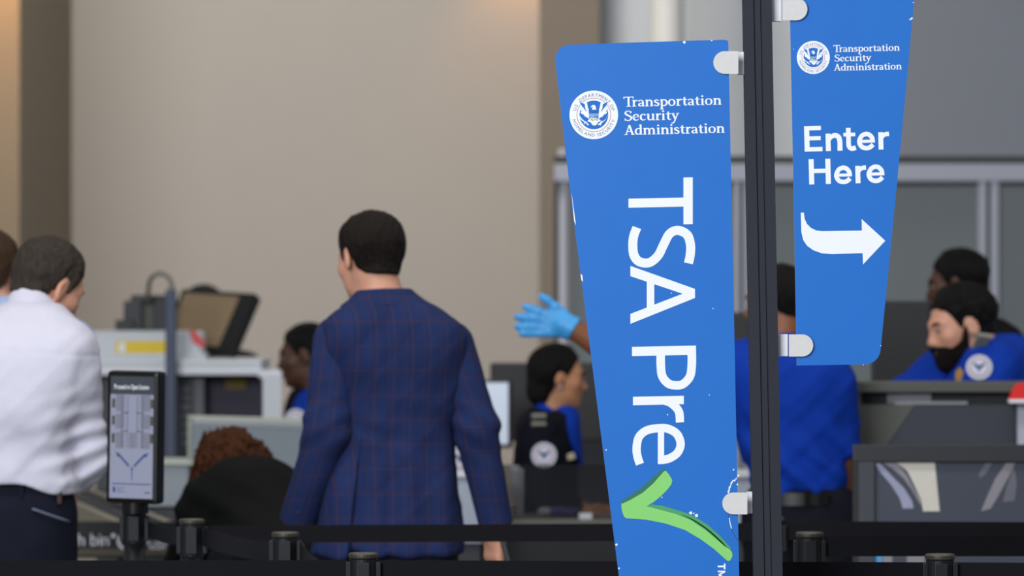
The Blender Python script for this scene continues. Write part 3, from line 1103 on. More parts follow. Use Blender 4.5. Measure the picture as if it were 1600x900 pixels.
def dots(b, t):
    for u in (0.27, 0.40, 0.63, 0.76):
        for i in range(18):
            v = 0.165 + i * 0.0236
            poly(b, rect(u - 0.014, v, u + 0.014, v + 0.011), t)
    for v in (0.295, 0.445):
        poly(b, rect(0.25, v, 0.42, v + 0.008), t); poly(b, rect(0.61, v, 0.78, v + 0.008), t)
    poly(b, rect(0.82, 0.945, 0.94, 0.955), t)


kpart('floor_plan_marks', screen_mat('slate', srgb(70, 70, 84), 0.2), dots, 0.0014, disp)['kind'] = 'stuff'


for v in (0.185, 0.325, 0.47):
    for u0 in (0.04, 0.93):
        kpart('station_mark', screen_mat('olive', srgb(62, 62, 54), 0.2), lambda b, t: poly(b, rect(u0, v, u0 + 0.07, v + 0.075), t), 0.0012, disp)


m_sb = screen_mat('blue', srgb(34, 66, 116), 0.12)
for sh_, hd_, w_ in (([(0.45, 0.735), (0.2, 0.64)], [(0.13, 0.62), (0.26, 0.645), (0.19, 0.665)], 0.022), ([(0.57, 0.735), (0.82, 0.64)], [(0.9, 0.62), (0.77, 0.645), (0.84, 0.665)], 0.022), ([(0.52, 0.85), (0.52, 0.76)], [(0.52, 0.735), (0.49, 0.765), (0.55, 0.765)], 0.02)):
    kpart('route_arrow', m_sb, lambda b, t: (stroke_quads(b, sh_, w_, t), poly(b, hd_, t)), 0.0014, disp)
kpart('divider_line', m_sb, lambda b, t: poly(b, rect(0.06, 0.878, 0.96, 0.886), t), 0.0014, disp)


def footer(b, t):
    disc(b, 0.11, 0.93, 0.032, lambda x, y: t(x, 0.93 + (y - 0.93) * 0.8), 16)
    for j, wd in enumerate((0.2, 0.14, 0.22)):
        k = wd / sans_len(('Transportation', 'Security', 'Administration')[j])
        sans_text(b, ('Transportation', 'Security', 'Administration')[j], lambda x, y, k=k, j=j: t(0.17 + x * k, 0.918 + j * 0.018 - y * 0.016))


kpart('footer_lettering', m_sb, footer, 0.0014, disp)['kind'] = 'stuff'


# ------------------------------------------------------------------ people
def rotm(yaw, pitch=0.0, roll=0.0):
    """columns are the local axes: yaw about z (0 = facing +Y, positive turns left), pitch nods forward, roll tips sideways"""
    M = Matrix.Rotation(math.radians(yaw), 3, 'Z') @ Matrix.Rotation(math.radians(-pitch), 3, 'X') @ Matrix.Rotation(math.radians(roll), 3, 'Y')
    return np.array(M, np.float32)


def head_core(q):
    """skull and face without ears; q in head space, y forward, z up, height about .235"""
    d = ell(q, (0, -0.014, 0.034), (0.076, 0.098, 0.083))
    d = smin(d, ell(q, (0, 0.028, -0.028), (0.060, 0.064, 0.080)), 0.03)
    d = smin(d, ell(q, (0, 0.030, -0.066), (0.052, 0.052, 0.044)), 0.025)
    d = smin(d, ell(q, (0, 0.068, -0.096), (0.024, 0.020, 0.020)), 0.025)
    for s in (-1, 1):
        d = smin(d, ell(q, (s * 0.046, 0.052, -0.020), (0.020, 0.026, 0.020)), 0.025)
        d = smin(d, rc(q, (s * 0.006, 0.088, 0.020), (s * 0.045, 0.070, 0.022), 0.010, 0.009), 0.02)
        d = smax(d, -ell(q, (s * 0.031, 0.100, 0.002), (0.017, 0.018, 0.012)), 0.012)
    d = smin(d, rc(q, (0, 0.086, 0.010), (0, 0.107, -0.032), 0.007, 0.011), 0.014)
    for s in (-1, 1):
        d = smin(d, ell(q, (s * 0.011, 0.098, -0.036), (0.009, 0.010, 0.008)), 0.008)
    d = smin(d, ell(q, (0, 0.084, -0.058), (0.024, 0.012, 0.007)), 0.008)
    d = smin(d, ell(q, (0, 0.083, -0.070), (0.021, 0.012, 0.008)), 0.008)
    return d


def ears(q, d):
    for s in (-1, 1):
        R = np.array(Matrix.Rotation(math.radians(s * 18), 3, 'Z') @ Matrix.Rotation(math.radians(-12), 3, 'X'), np.float32)
        e = ell(q, (s * 0.080, -0.012, -0.006), (0.009, 0.020, 0.032), R)
        e = smax(e, -ell(q, (s * 0.090, -0.006, -0.002), (0.008, 0.011, 0.018), R), 0.006)
        d = smin(d, e, 0.008)
    return d


HAIRLINE = {
    'short': ([-.13, -.085, -.06, -.03, -.012, .008, .016, .024, .045, .07, .10], [-.062, -.062, -.055, -.035, .022, .024, -.012, -.005, .040, .066, .072]),
    'crop': ([-.13, -.085, -.06, -.03, -.012, .008, .016, .024, .045, .07, .10], [-.050, -.050, -.045, -.03, .024, .026, .0, .004, .040, .066, .076]),
    'back': ([-.13, -.085, -.06, -.03, -.012, .008, .02, .03, .045, .07, .10], [-.08, -.085, -.075, -.055, .014, .018, .0, .02, .045, .075, .085]),
    'full': ([-.13, -.085, -.06, -.03, -.012, .02, .045, .07, .10], [-.13, -.13, -.13, -.12, -.10, -.08, .02, .060, .07]),
}


def hair_f(q, style, thick, curl=0.0, seed=1):
    xs, zs = HAIRLINE[style]
    L = np.interp(q[:, 1], xs, zs).astype(np.float32)
    up = q[:, 2] - L
    t = np.clip(0.003 + up * 0.16, 0.0025, thick)
    d = np.minimum(ell(q, (0, -0.014, 0.034), (0.076, 0.098, 0.083)), head_core(q))
    d = smin(d, rc(q, (0, -0.035, -0.03), (0, -0.045, -0.12), 0.058, 0.056), 0.03)
    w = 0.0016 * np.sin(q[:, 0] * 260 + 3 * np.sin(q[:, 2] * 40)) * np.sin(q[:, 1] * 210 + 2 * np.sin(q[:, 2] * 55))
    w = w + 0.002 * wob(q, 70, seed)
    if curl:
        w = w + curl * wob(q, 120, seed + 3) + curl * 0.7 * wob(q, 260, seed + 4)
    return smax(d - t + w, -up, 0.006)


def beard_f(q):
    L = np.interp(q[:, 1], [-.02, .0, .012, .03, .06, .082, .12], [-.02, .0, .004, -.040, -.056, -.046, -.044]).astype(np.float32)
    d = head_core(q) - 0.009 + 0.0015 * wob(q, 200, 5)
    d = smin(d, ell(q, (0, 0.066, -0.100), (0.034, 0.028, 0.030)), 0.02)
    lips = ell(q, (0, 0.094, -0.064), (0.020, 0.02, 0.007))
    return smax(smax(smax(d, q[:, 2] - L, 0.006), -lips, 0.004), -0.0 - q[:, 1] + 0.002, 0.006)


def hand_f(P, Wp, fd, side, curl=0.5, s=1.0, splay=0.06):
    """relaxed hand at wrist Wp; fd finger direction, side = unit vector towards the thumb"""
    Y = np.asarray(fd, np.float32); Y = Y / np.linalg.norm(Y)
    X = np.asarray(side, np.float32); X = X - (X @ Y) * Y; X = X / np.linalg.norm(X)
    Z = np.cross(X, Y)
    R = np.stack([X, Y, Z], 1)
    q = (P - np.asarray(Wp, np.float32)) @ R / s
    d = rbox(q, (0.0, 0.048, 0), (0.040, 0.046, 0.015), 0.014)
    d = smin(d, rc(q, (0, -0.01, 0), (0, 0.03, 0), 0.026, 0.026), 0.02)
    for i, (x, L) in enumerate(((0.030, 0.074), (0.010, 0.082), (-0.011, 0.076), (-0.030, 0.060))):
        p = np.array((x, 0.088, 0.0))
        a = 0.0
        lat = (1.5 - i) * splay
        pts = [p]
        for k, f in enumerate((0.45, 0.31, 0.24)):
            a += curl * (0.55, 0.75, 0.5)[k]
            p = p + L * f * np.array((lat, math.cos(a), -math.sin(a)))
            pts.append(p)
        d = smin(d, chain(q, pts, [0.0098, 0.0092, 0.0082, 0.0072], 0.004), 0.007)
    th = [np.array((0.030, 0.022, -0.004)), np.array((0.054, 0.052, -0.014)), np.array((0.062, 0.082, -0.024 - 0.01 * curl)), np.array((0.060, 0.106, -0.030 - 0.02 * curl))]
    d = smin(d, chain(q, th, [0.015, 0.012, 0.0105, 0.0085], 0.006), 0.012)
    return d * s


def skin(name, c):
    m = mat(name, c, 0.55, var=0.10, scale=45, bump=0.05, bscale=250)
    b = m.node_tree.nodes['Principled BSDF']
    b.inputs['Subsurface Weight'].default_value = 0.12
    b.inputs['Subsurface Radius'].default_value = (0.02, 0.008, 0.004)
    b.inputs['Subsurface Scale'].default_value = 0.3
    return m


def hairm(name, c, var=0.45):
    return mat(name, c, 0.55, var=var, scale=110, bump=0.8, bscale=240, stretch=(1, 1, 0.22), spec=0.15)


m_tan = skin('skin_light', srgb(205, 150, 124))
m_olive = skin('skin_olive', srgb(186, 132, 96))
m_brown = skin('skin_brown', srgb(132, 80, 48))
m_dbrown = skin('skin_dark', srgb(78, 48, 32))
m_eye = mat('eye_white', srgb(150, 138, 130), 0.4)
m_iris = mat('eye_dark', srgb(30, 20, 16), 0.2)
m_lip = mat('lips', srgb(150, 84, 74), 0.5)


class Person:
    def __init__(s, px, Y, label, group=None, h=0.008):
        p = W(px, 0, Y)
        s.Y, s.X, s.h = Y, p.x, h
        s.root = empty('person', (p.x, Y, 0), label, 'person', group)
        s.skin_parts = []      # distance functions unioned into the body
        s.lo = np.array((1e3,) * 3); s.hi = -s.lo

    def J(s, px, py, dy=0.0):
        p = W(px, py, s.Y + dy)
        return np.array((p.x - s.X, dy, p.z), np.float32)

    def px(s, n):
        return n * s.Y / F

    def rows(s, R):
        """(y_px, centre_px, halfwidth_px, half depth m, dy m) -> loft rows"""
        out = []
        for y, c, hw, b, dy in R:
            p = s.J(c, y, dy)
            out.append((float(p[2]), float(p[0]), dy, s.px(hw), b))
        return out

    def bounds(s, pts, m):
        P = np.array(pts)
        return P.min(0) - m, P.max(0) + m

    def mesh(s, name, f, pts, m, material, h=None, parent=None, fab=None):
        lo, hi = s.bounds(pts, m)
        lo[2] = max(lo[2], 0.0 - 0.02)
        me = net_mesh(name, f, lo, hi, h or s.h, fab)
        return link(name, me, material, parent if parent is not None else s.root)

    # head -----------------------------------------------------------
    def head(s, px, py, dy, yaw, pitch=0, roll=0, scale=1.0, nod=(0, 0, 0)):
        s.hc = s.J(px, py, dy)
        s.hR = rotm(yaw, pitch, roll)
        s.hs = scale
        return s

    def hq(s, P):
        return (P - s.hc) @ s.hR / s.hs

    def hp(s, v):
        return s.hc + s.hR @ (np.asarray(v, np.float32) * s.hs)

    def hair(s, style, thick, material, curl=0.0, extra=None, seed=1, h=0.005):
        def f(P):
            q = s.hq(P)
            d = hair_f(q, style, thick, curl, seed)
            if extra is not None:
                d = smin(d, extra(q), 0.02)
            return d * s.hs
        return s.mesh('hair', f, [s.hc], 0.17 * s.hs if extra is None else 0.24, material, h)

    def face_parts(s, browm, eyes=True, lips=True):
        for sd in (-1, 1):
            bm = bmesh.new()
            pts = [s.hp((sd * 0.014, 0.094, 0.020)), s.hp((sd * 0.030, 0.090, 0.026)), s.hp((sd * 0.048, 0.075, 0.021))]
            add_tube(bm, [Vector(p) for p in crom(pts, 4)], 0.0042, 8)
            link('eyebrow', bm_mesh('eyebrow', bm, True), browm, s.root)
            bm = bmesh.new()
            bmesh.ops.create_uvsphere(bm, u_segments=14, v_segments=10, radius=0.0105 * s.hs, matrix=Matrix.Translation(Vector(s.hp((sd * 0.031, 0.0765, 0.002)))))
            e = link('eye', bm_mesh('eye', bm, True), m_eye, s.root)
            bm = bmesh.new()
            bmesh.ops.create_uvsphere(bm, u_segments=12, v_segments=8, radius=0.006 * s.hs, matrix=Matrix.Translation(Vector(s.hp((sd * 0.031, 0.0832, 0.002)))))
            link('iris', bm_mesh('iris', bm, True), m_iris, e)
        if lips:
            f = lambda P: smin(ell(s.hq(P), (0, 0.0865, -0.058), (0.022, 0.012, 0.006)), ell(s.hq(P), (0, 0.0855, -0.069), (0.020, 0.012, 0.007)), 0.003) * s.hs
            s.mesh('lips', f, [s.hp((0, 0.085, -0.06))], 0.05, m_lip, 0.004)

    # body -----------------------------------------------------------
    def body(s, torso_rows, tyaw, arms, legs, material, neck_r=0.056, neck_base=None, shrink=0.034, hands=True, h=None, extra=None, hand_curl=0.5):
        """one continuous skin surface"""
        s.tr, s.tyaw, s.arms, s.legs = torso_rows, tyaw, arms, legs
        ztop = max(r[0] for r in torso_rows)
        rt = [(z - (0.035 if z == ztop else 0), cx, cy, max(a - shrink, 0.03), max(b - shrink, 0.03)) for z, cx, cy, a, b in torso_rows]
        nb = neck_base if neck_base is not None else np.array((rt[-1][1], rt[-1][2], ztop - 0.06), np.float32)
        if neck_base is None:
            top = max(torso_rows)
            nb = np.array((top[1], top[2], top[0] - 0.06), np.float32)
        s.nb = nb
        pts = [s.hc + np.array((0, 0, .12)), s.hc, nb] + [(r[1] + r[3], r[2] + r[4], r[0]) for r in rt] + [(r[1] - r[3], r[2] - r[4], r[0]) for r in rt]
        for A in arms:
            pts += [A['pts'][-1]] + list(A['pts'])
        for Lg in legs:
            pts += list(Lg)

        def f(P):
            q = s.hq(P)
            d = ears(q, head_core(q)) * s.hs
            d = smin(d, rc(P, s.hp((0, -0.030, -0.055)), nb, neck_r * s.hs, neck_r * 1.08), 0.025)
            d = smin(d, loft(P, rt, tyaw), 0.05)
            for A in arms:
                r = [max(x - 0.018, 0.03) for x in A['r']]
                if A.get('bare'):
                    r = list(A['bare'])
                d = smin(d, chain(P, A['pts'], r, 0.03), 0.03)
                if hands and not A.get('nohand'):
                    w = A['pts'][-1]
                    fd = A.get('fd', w - A['pts'][-2])
                    d = smin(d, hand_f(P, w, fd, A.get('thumb', (0, 1, 0)), A.get('curl', hand_curl)), 0.02)
            for Lg in legs:
                d = smin(d, chain(P, Lg, [0.075, 0.05, 0.038, 0.035][:len(Lg)], 0.04), 0.04)
            if extra is not None:
                d = smin(d, extra(P), 0.02)
            return d
        return s.mesh('body', f, pts, 0.24, material, h)

    def stand_legs(s, px0, py_hip, spread=0.095, dy=0.0, stance=0.11, bend=0.02):
        H = s.J(px0, py_hip, dy)
        z = float(H[2])
        out = []
        for sd in (-1, 1):
            out.append([np.array((H[0] + sd * spread, dy, z - 0.02), np.float32), np.array((H[0] + sd * (spread + stance) / 2, dy + bend, z * 0.53), np.float32),
                        np.array((H[0] + sd * stance, dy - 0.01, 0.085), np.float32), np.array((H[0] + sd * (stance + 0.01), dy + 0.12, 0.05), np.float32)])
        return out

    def sit_legs(s, px0, py_hip, dirx, diry, dy=0.0, seat=0.0):
        H = s.J(px0, py_hip, dy)
        d = np.array((dirx, diry, 0), np.float32); d /= np.linalg.norm(d)
        sd_ = np.array((-d[1], d[0], 0), np.float32)
        out = []
        z = float(H[2])
        for k in (-1, 1):
            hip = H + sd_ * 0.09 * k
            knee = hip + d * 0.40; knee[2] = z + 0.02
            ank = knee + d * -0.04; ank[2] = max(z - 0.42, 0.09)
            toe = ank + d * 0.13; toe[2] = ank[2] - 0.035
            out.append([hip, knee, ank, toe])
        s.feet_z = max(z - 0.42, 0.09) - 0.085
        s.seat_h = H
        return out

    def trousers(s, material, r=(0.10, 0.072, 0.058), pelvis=None, top=None, h=None, wr=0.004):
        legs = s.legs
        pts = [p for L in legs for p in L]

        def f(P):
            d = None
            for L in legs:
                e = chain(P, L[:3], r, 0.05)
                d = e if d is None else smin(d, e, 0.04)
            if pelvis is not None:
                d = smin(d, loft(P, pelvis, s.tyaw), 0.05)
            d = d + wr * wob(P, 30, 8) * 0.6
            if top is not None:
                d = smax(d, P[:, 2] - top, 0.008)
            return smax(d, (min(L[2][2] for L in legs) - 0.03) - P[:, 2], 0.01)
        pp = pts + ([(a[1] - a[3], a[2] - a[4], a[0]) for a in pelvis] + [(a[1] + a[3], a[2] + a[4], a[0]) for a in pelvis] if pelvis else [])
        return s.mesh('trousers', f, pp, 0.15, material, h or 0.01)

    def shoes(s, material):
        for L in s.legs:
            a, t = L[2], L[3]
            f = lambda P: smax(smin(rc(P, (a[0], a[1], a[2] - 0.035), (t[0], t[1], t[2] - 0.008), 0.048, 0.040), rc(P, a, (a[0], a[1], a[2] - 0.04), 0.05, 0.05), 0.03), (min(a[2], 0.085) - 0.085 if a[2] < 0.12 else a[2] - 0.085) + 0.0 - P[:, 2], 0.006)
            s.mesh('shoe', f, [a, t], 0.09, material, 0.009)

    def top(s, name, material, rows=None, wr=0.006, sleeves=True, cut=(0.0, 0.0), hem=None, h=None, collar_z=None, fr=None, k=0.06, seed=3, folds=None, fab=None, hemf=None):
        """shirt or jacket as one garment"""
        rows = rows or s.tr
        pts = [(a[1] - a[3], a[2] - a[4], a[0]) for a in rows] + [(a[1] + a[3], a[2] + a[4], a[0]) for a in rows]
        if sleeves:
            for A in s.arms:
                pts += list(A['pts'])

        def f(P):
            d = loft(P, rows, s.tyaw)
            if sleeves:
                for A in s.arms:
                    e = s.sleeve_f(P, A)
                    d = smin(d, e, k)
            w = wr * wob(P, 24, seed) + wr * 0.5 * wob(P, 55, seed + 1)
            if folds is not None:
                w = w + folds(P)
            d = d + w
            if hemf is not None:
                d = smax(d, hemf(P) - P[:, 2], 0.006)
            if hem is not None:
                d = smax(d, hem - P[:, 2], 0.006)
            return d
        return s.mesh(name, f, pts, 0.12, material, h, fab=fab)

    def sleeve_f(s, P, A):
        pts, r = A['pts'], A['r']
        n = A.get('len', 1.0)
        S, E, Wp = [np.asarray(p) for p in pts[:3]]
        if n >= 1.0:
            e2 = E + (Wp - E) * A.get('cuff', 0.97)
            d = chain(P, [S, E, e2], r, 0.03)
            ax = (Wp - E) / np.linalg.norm(Wp - E)
            return smax(d, (P - e2) @ ax.astype(np.float32) - 0.004, 0.006)
        e2 = S + (E - S) * n
        d = rc(P, S, e2, r[0], r[1] * 1.06)
        ax = (E - S) / np.linalg.norm(E - S)
        return smax(d, (P - e2) @ ax.astype(np.float32), 0.006)

    def collar(s, material, h0=-0.02, h1=0.035, r=None, name='collar', tilt=0.25, lean=None):
        nb, top = s.nb, s.hp((0, -0.03, -0.055))
        ax = (top - nb); ax = ax / np.linalg.norm(ax)
        r = r or 0.070

        def f(P):
            t = (P - nb) @ ax
            d = rc(P, nb + ax * (h0 - 0.03), nb + ax * (h1 + 0.03), r * 1.12, r * 0.93)
            fwd = (P - nb) @ s.hR[:, 1]
            return smax(smax(d, t - h1 + fwd * tilt, 0.006), h0 - t, 0.006)
        return s.mesh(name, f, [nb], 0.16, material, 0.007)

    def decal(s, name, material, c, n, r, parent=None, ry=None, up=(0, 0, 1), thick=0.004):
        """small embroidered or metal piece lying on the clothing"""
        n = Vector(n).normalized()
        u = Vector(up).cross(n).normalized()
        v = n.cross(u)
        bm = bmesh.new()
        ry = ry or r
        pts = [Vector(c) + u * r * math.cos(2 * math.pi * k / 24) + v * ry * math.sin(2 * math.pi * k / 24) for k in range(24)]
        add_prism(bm, pts, n * thick)
        return link(name, bm_mesh(name, bm), material, parent if parent is not None else s.root)

    def patch(s, c, n, r=0.042, ry=None, up=(0, 0, 1)):
        """round sleeve patch with ring and eagle-like centre"""
        c, n = Vector(c), Vector(n).normalized()
        p = s.decal('sleeve_patch', mat('patch_white', srgb(196, 200, 214), 0.8, var=0.1, scale=200), c, n, r, ry=ry, up=up)
        ry = ry or r
        s.decal('patch_ring', mat('patch_red', srgb(160, 90, 100), 0.8), c + n * 0.003, n, r * 0.74, p, ry * 0.74, up, 0.002)
        s.decal('patch_field', mat('patch_pale', srgb(205, 208, 222), 0.8), c + n * 0.0045, n, r * 0.66, p, ry * 0.66, up, 0.0015)
        u = Vector(up).cross(n).normalized(); v = n.cross(u)
        bm = bmesh.new()
        T = lambda x, y: c + n * 0.0065 + u * x * r + v * y * ry
        for sg in (-1, 1):
            poly(bm, [(0, 0.1), (sg * 0.48, 0.42), (sg * 0.36, 0.05), (sg * 0.12, -0.12)], T)
        poly(bm, [(-0.14, 0.06), (0.14, 0.06), (0.12, -0.22), (0, -0.38), (-0.12, -0.22)], T)
        link('patch_eagle', bm_mesh('patch_eagle', bm), mat('patch_navy', srgb(54, 70, 120), 0.8), p)
        return p


# fabrics
def plaid():
    m = bpy.data.materials.new('blazer_plaid')
    m.use_nodes = True
    nt = m.node_tree
    b = nt.nodes['Principled BSDF']
    at = nt.nodes.new('ShaderNodeAttribute'); at.attribute_name = 'fab'
    sp = nt.nodes.new('ShaderNodeSeparateXYZ'); nt.links.new(at.outputs['Vector'], sp.inputs[0])

    def M(op, a, bb=None):
        n = nt.nodes.new('ShaderNodeMath'); n.operation = op
        for i, v in enumerate((a, bb)):
            if v is None:
                continue
            if isinstance(v, (int, float)):
                n.inputs[i].default_value = v
            else:
                nt.links.new(v, n.inputs[i])
        return n.outputs[0]

    def lines(src, period, width, phase=0.0):
        fr = M('FRACT', M('ADD', M('DIVIDE', src, period), phase))
        return M('LESS_THAN', M('ABSOLUTE', M('SUBTRACT', fr, 0.5)), width / period / 2)
    v1 = lines(sp.outputs['X'], 0.052, 0.0034)
    v2 = lines(sp.outputs['X'], 0.052, 0.003, 0.36)
    h1 = lines(sp.outputs['Z'], 0.070, 0.0034)
    pin = M('MAXIMUM', M('MAXIMUM', M('MULTIPLY', v1, 0.8), M('MULTIPLY', v2, 0.4)), M('MULTIPLY', h1, 0.6))
    nz = nt.nodes.new('ShaderNodeTexNoise'); nz.inputs['Scale'].default_value = 420; nz.inputs['Detail'].default_value = 2
    nt.links.new(at.outputs['Vector'], nz.inputs['Vector'])
    nz2 = nt.nodes.new('ShaderNodeTexNoise'); nz2.inputs['Scale'].default_value = 11; nz2.inputs['Detail'].default_value = 4
    nt.links.new(at.outputs['Vector'], nz2.inputs['Vector'])
    base = nt.nodes.new('ShaderNodeMixRGB')
    base.inputs[1].default_value = (*srgb(20, 28, 58), 1)
    base.inputs[2].default_value = (*srgb(42, 58, 108), 1)
    nt.links.new(M('ADD', M('MULTIPLY', nz.outputs['Fac'], 0.5), M('MULTIPLY', nz2.outputs['Fac'], 0.5)), base.inputs[0])
    mx = nt.nodes.new('ShaderNodeMixRGB')
    nt.links.new(pin, mx.inputs[0])
    nt.links.new(base.outputs[0], mx.inputs[1])
    mx.inputs[2].default_value = (*srgb(66, 48, 58), 1)
    nt.links.new(mx.outputs[0], b.inputs['Base Color'])
    b.inputs['Roughness'].default_value = 0.9
    b.inputs['Specular IOR Level'].default_value = 0.15
    bp = nt.nodes.new('ShaderNodeBump'); bp.inputs['Strength'].default_value = 0.15; bp.inputs['Distance'].default_value = 0.004
    nt.links.new(nz.outputs['Fac'], bp.inputs['Height'])
    nt.links.new(bp.outputs[0], b.inputs['Normal'])
    return m


m_blazer = plaid()
m_shirtw = mat('white_cotton', srgb(206, 205, 220), 0.8, var=0.03, scale=30, bump=0.25, bscale=22, spec=0.2)
m_shirtb = mat('pale_blue_cotton', srgb(168, 192, 232), 0.8, var=0.04, scale=30)
m_jeans = mat('slate_cotton', srgb(22, 25, 39), 0.85, var=0.16, scale=60, bump=0.2, bscale=500, spec=0.15)
m_dtrous = mat('dark_wool', srgb(22, 24, 33), 0.85, var=0.1, scale=60, spec=0.12)
m_black = mat('black_cloth', srgb(20, 21, 20), 0.9, var=0.15, scale=60, bump=0.1, bscale=60, spec=0.12)
m_royal = mat('royal_blue_cotton', srgb(8, 53, 156), 0.8, var=0.10, scale=14, bump=0.2, bscale=22, spec=0.15)
m_navyj = mat('navy_cloth', srgb(18, 19, 29), 0.85, var=0.12, scale=50, spec=0.12)
m_shoe = mat('black_leather', srgb(24, 22, 22), 0.4)
m_hbrown = hairm('hair_dark_brown', srgb(24, 17, 13))
m_hgrey = hairm('hair_greying', srgb(58, 51, 45), 0.75)
m_hsand = hairm('hair_sandy', srgb(66, 47, 30), 0.6)
m_hred = hairm('hair_auburn', srgb(74, 40, 20), 0.8)
m_hblack = hairm('hair_black', srgb(14, 12, 11), 0.4)
m_gold = mat('brass_badge', srgb(190, 150, 70), 0.35, 0.8)
m_tagm = mat('grey_braid', srgb(128, 128, 118), 0.7)
v3 = lambda *a: np.array(a, np.float32)

# 1 --- man in the blue plaid blazer ------------------------------------------
p = Person(608, 16.3, 'man in a blue plaid blazer seen from behind, head turned left', h=0.007)
p.head(577, 405, 0.045, 33, 12, 2, 1.04)
rows = p.rows([(452, 603, 42, 0.060, 0.0), (470, 605, 58, 0.078, -0.012), (486, 608, 84, 0.098, -0.03), (505, 612, 104, 0.115, -0.035), (535, 618, 112, 0.128, -0.03), (570, 623, 108, 0.134, -0.02),
               (620, 625, 93, 0.130, -0.005), (680, 622, 88, 0.122, 0.0), (730, 615, 98, 0.128, 0.0), (780, 609, 110, 0.138, 0.0), (825, 607, 116, 0.146, 0.0), (868, 607, 120, 0.15, 0.0)])
AL = dict(pts=[p.J(528, 535, -0.02), p.J(512, 668, -0.06), p.J(464, 822, 0.02)], r=[0.074, 0.069, 0.052], curl=0.6, thumb=(0, 1, 0.1))
AR = dict(pts=[p.J(702, 540, 0.0), p.J(745, 668, -0.02), p.J(776, 826, 0.03)], r=[0.070, 0.062, 0.052], fd=v3(-0.10, 0.05, -1), curl=1.2, thumb=(-0.6, 0.8, 0))
legs = p.stand_legs(607, 850)
p.body(rows, 0.05, [AL, AR], legs, m_tan, 0.058, h=0.0065)


def vent(P):
    # side vent and soft vertical folds in the skirt of the jacket
    s1 = p.J(558, 760, 0)
    low = np.clip((1.28 - P[:, 2]) / 0.25, 0, 1)
    back = (P[:, 1] < 0)
    x0 = s1[0] + (P[:, 2] - s1[2]) * 0.10
    dx = P[:, 0] - x0
    e = (0.014 * np.tanh(dx / 0.0045) + 0.007) * np.exp(-np.abs(dx) / 0.035) * low * back
    e = e + 0.004 * low * np.sin(P[:, 0] * 62 + 1.0) * back
    e = e + 0.0022 * back * np.exp(-((P[:, 2] - 1.20) / 0.08) ** 2) * np.sin(P[:, 2] * 70 + P[:, 0] * 30 + 2 * wob(P, 12, 2))
    e = e + 0.0035 * back * np.exp(-(P[:, 0] / 0.006) ** 2)
    return e


bodyfab = lambda v: np.stack([v[:, 0] + 0.3 * v[:, 1], v[:, 1], v[:, 2]], 1)
jk = p.top('jacket', m_blazer, rows, wr=0.004, sleeves=False, folds=vent, h=0.0048, fab=bodyfab)
for A, sd in ((AL, -1), (AR, 1)):
    def fs(P, A=A, sd=sd):
        S, E, Wp = A['pts']
        d = p.sleeve_f(P, A)
        tz = P[:, 2]
        fold = 0.0032 * np.exp(-((tz - E[2]) / 0.09) ** 2) * np.sin((tz - E[2]) * 80 + (P[:, 0] - E[0]) * 55 * sd + 2.5 * wob(P, 14, 9))
        return d + 0.0035 * wob(P, 28, 11) + fold

    def ff(v, A=A):
        S, E, Wp = A['pts']
        t = np.clip((S[2] - v[:, 2]) / (S[2] - Wp[2]), 0, 1)
        cx = np.where(v[:, 2] > E[2], np.interp(v[:, 2], [E[2], S[2]], [E[0], S[0]]), np.interp(v[:, 2], [Wp[2], E[2]], [Wp[0], E[0]]))
        return np.stack([v[:, 0] - cx + 0.011, v[:, 1], v[:, 2] + 0.02], 1)
    sl = p.mesh('sleeve', fs, A['pts'], 0.12, m_blazer, 0.006, jk, ff)
    if sd == -1:
        for k in range(4):
            c = p.J(474 - k * 2.6, 782 + k * 6.4, -0.045)
            bm = bmesh.new()
            bmesh.ops.create_uvsphere(bm, u_segments=12, v_segments=8, radius=0.0065, matrix=Matrix.Translation(Vector(c)))
            link('cuff_button', bm_mesh('cuff_button', bm, True), mat('horn_button', srgb(46, 28, 24), 0.35), jk)
    else:
        for k in range(3):
            c = p.J(803 + k * 1.4, 792 + k * 7, 0.03)
            bm = bmesh.new()
            bmesh.ops.create_uvsphere(bm, u_segments=12, v_segments=8, radius=0.0065, matrix=Matrix.Translation(Vector(c)))
            link('cuff_button', bm_mesh('cuff_button', bm, True), MATS['horn_button'], jk)


def colf(P):
    nb = p.J(602, 470, 0.005)
    q = P - nb
    t = q[:, 2]
    d = np.sqrt((q[:, 0] / 1.06) ** 2 + ((q[:, 1]) / 0.95) ** 2) - np.interp(t, [-0.035, -0.014, 0.0, 0.036], [0.132, 0.122, 0.104, 0.071])
    return smax(smax(d, t - 0.036 + 0.25 * np.maximum(q[:, 1], 0), 0.008), -0.014 - t - 0.06 * np.abs(q[:, 0]), 0.004)


p.mesh('jacket_collar', colf, [p.J(602, 470, 0)], 0.15, m_blazer, 0.005, jk, bodyfab)
p.hair('short', 0.017, m_hbrown, h=0.0045)
p.face_parts(m_hbrown)
p.trousers(m_dtrous, top=p.J(0, 815)[2], pelvis=[(p.J(0, 880)[2], p.J(607, 0)[0], 0, 0.165, 0.115), (p.J(0, 815)[2], p.J(607, 0)[0], 0, 0.15, 0.10)])
p.shoes(m_shoe)
# pen held in the right hand
hp = p.J(787, 862, 0.02)
bm = bmesh.new()
add_cyl(bm, hp + v3(0.018, -0.05, -0.045) + v3(p.X, 16.3, 0), hp + v3(-0.004, -0.02, 0.035) + v3(p.X, 16.3, 0), 0.007, 0.009, 14)
tag(link('pen', bm_mesh('pen', bm), mat('pen_dark', srgb(40, 42, 48), 0.3)), "dark pen in the right hand of the man in the blazer", 'pen')

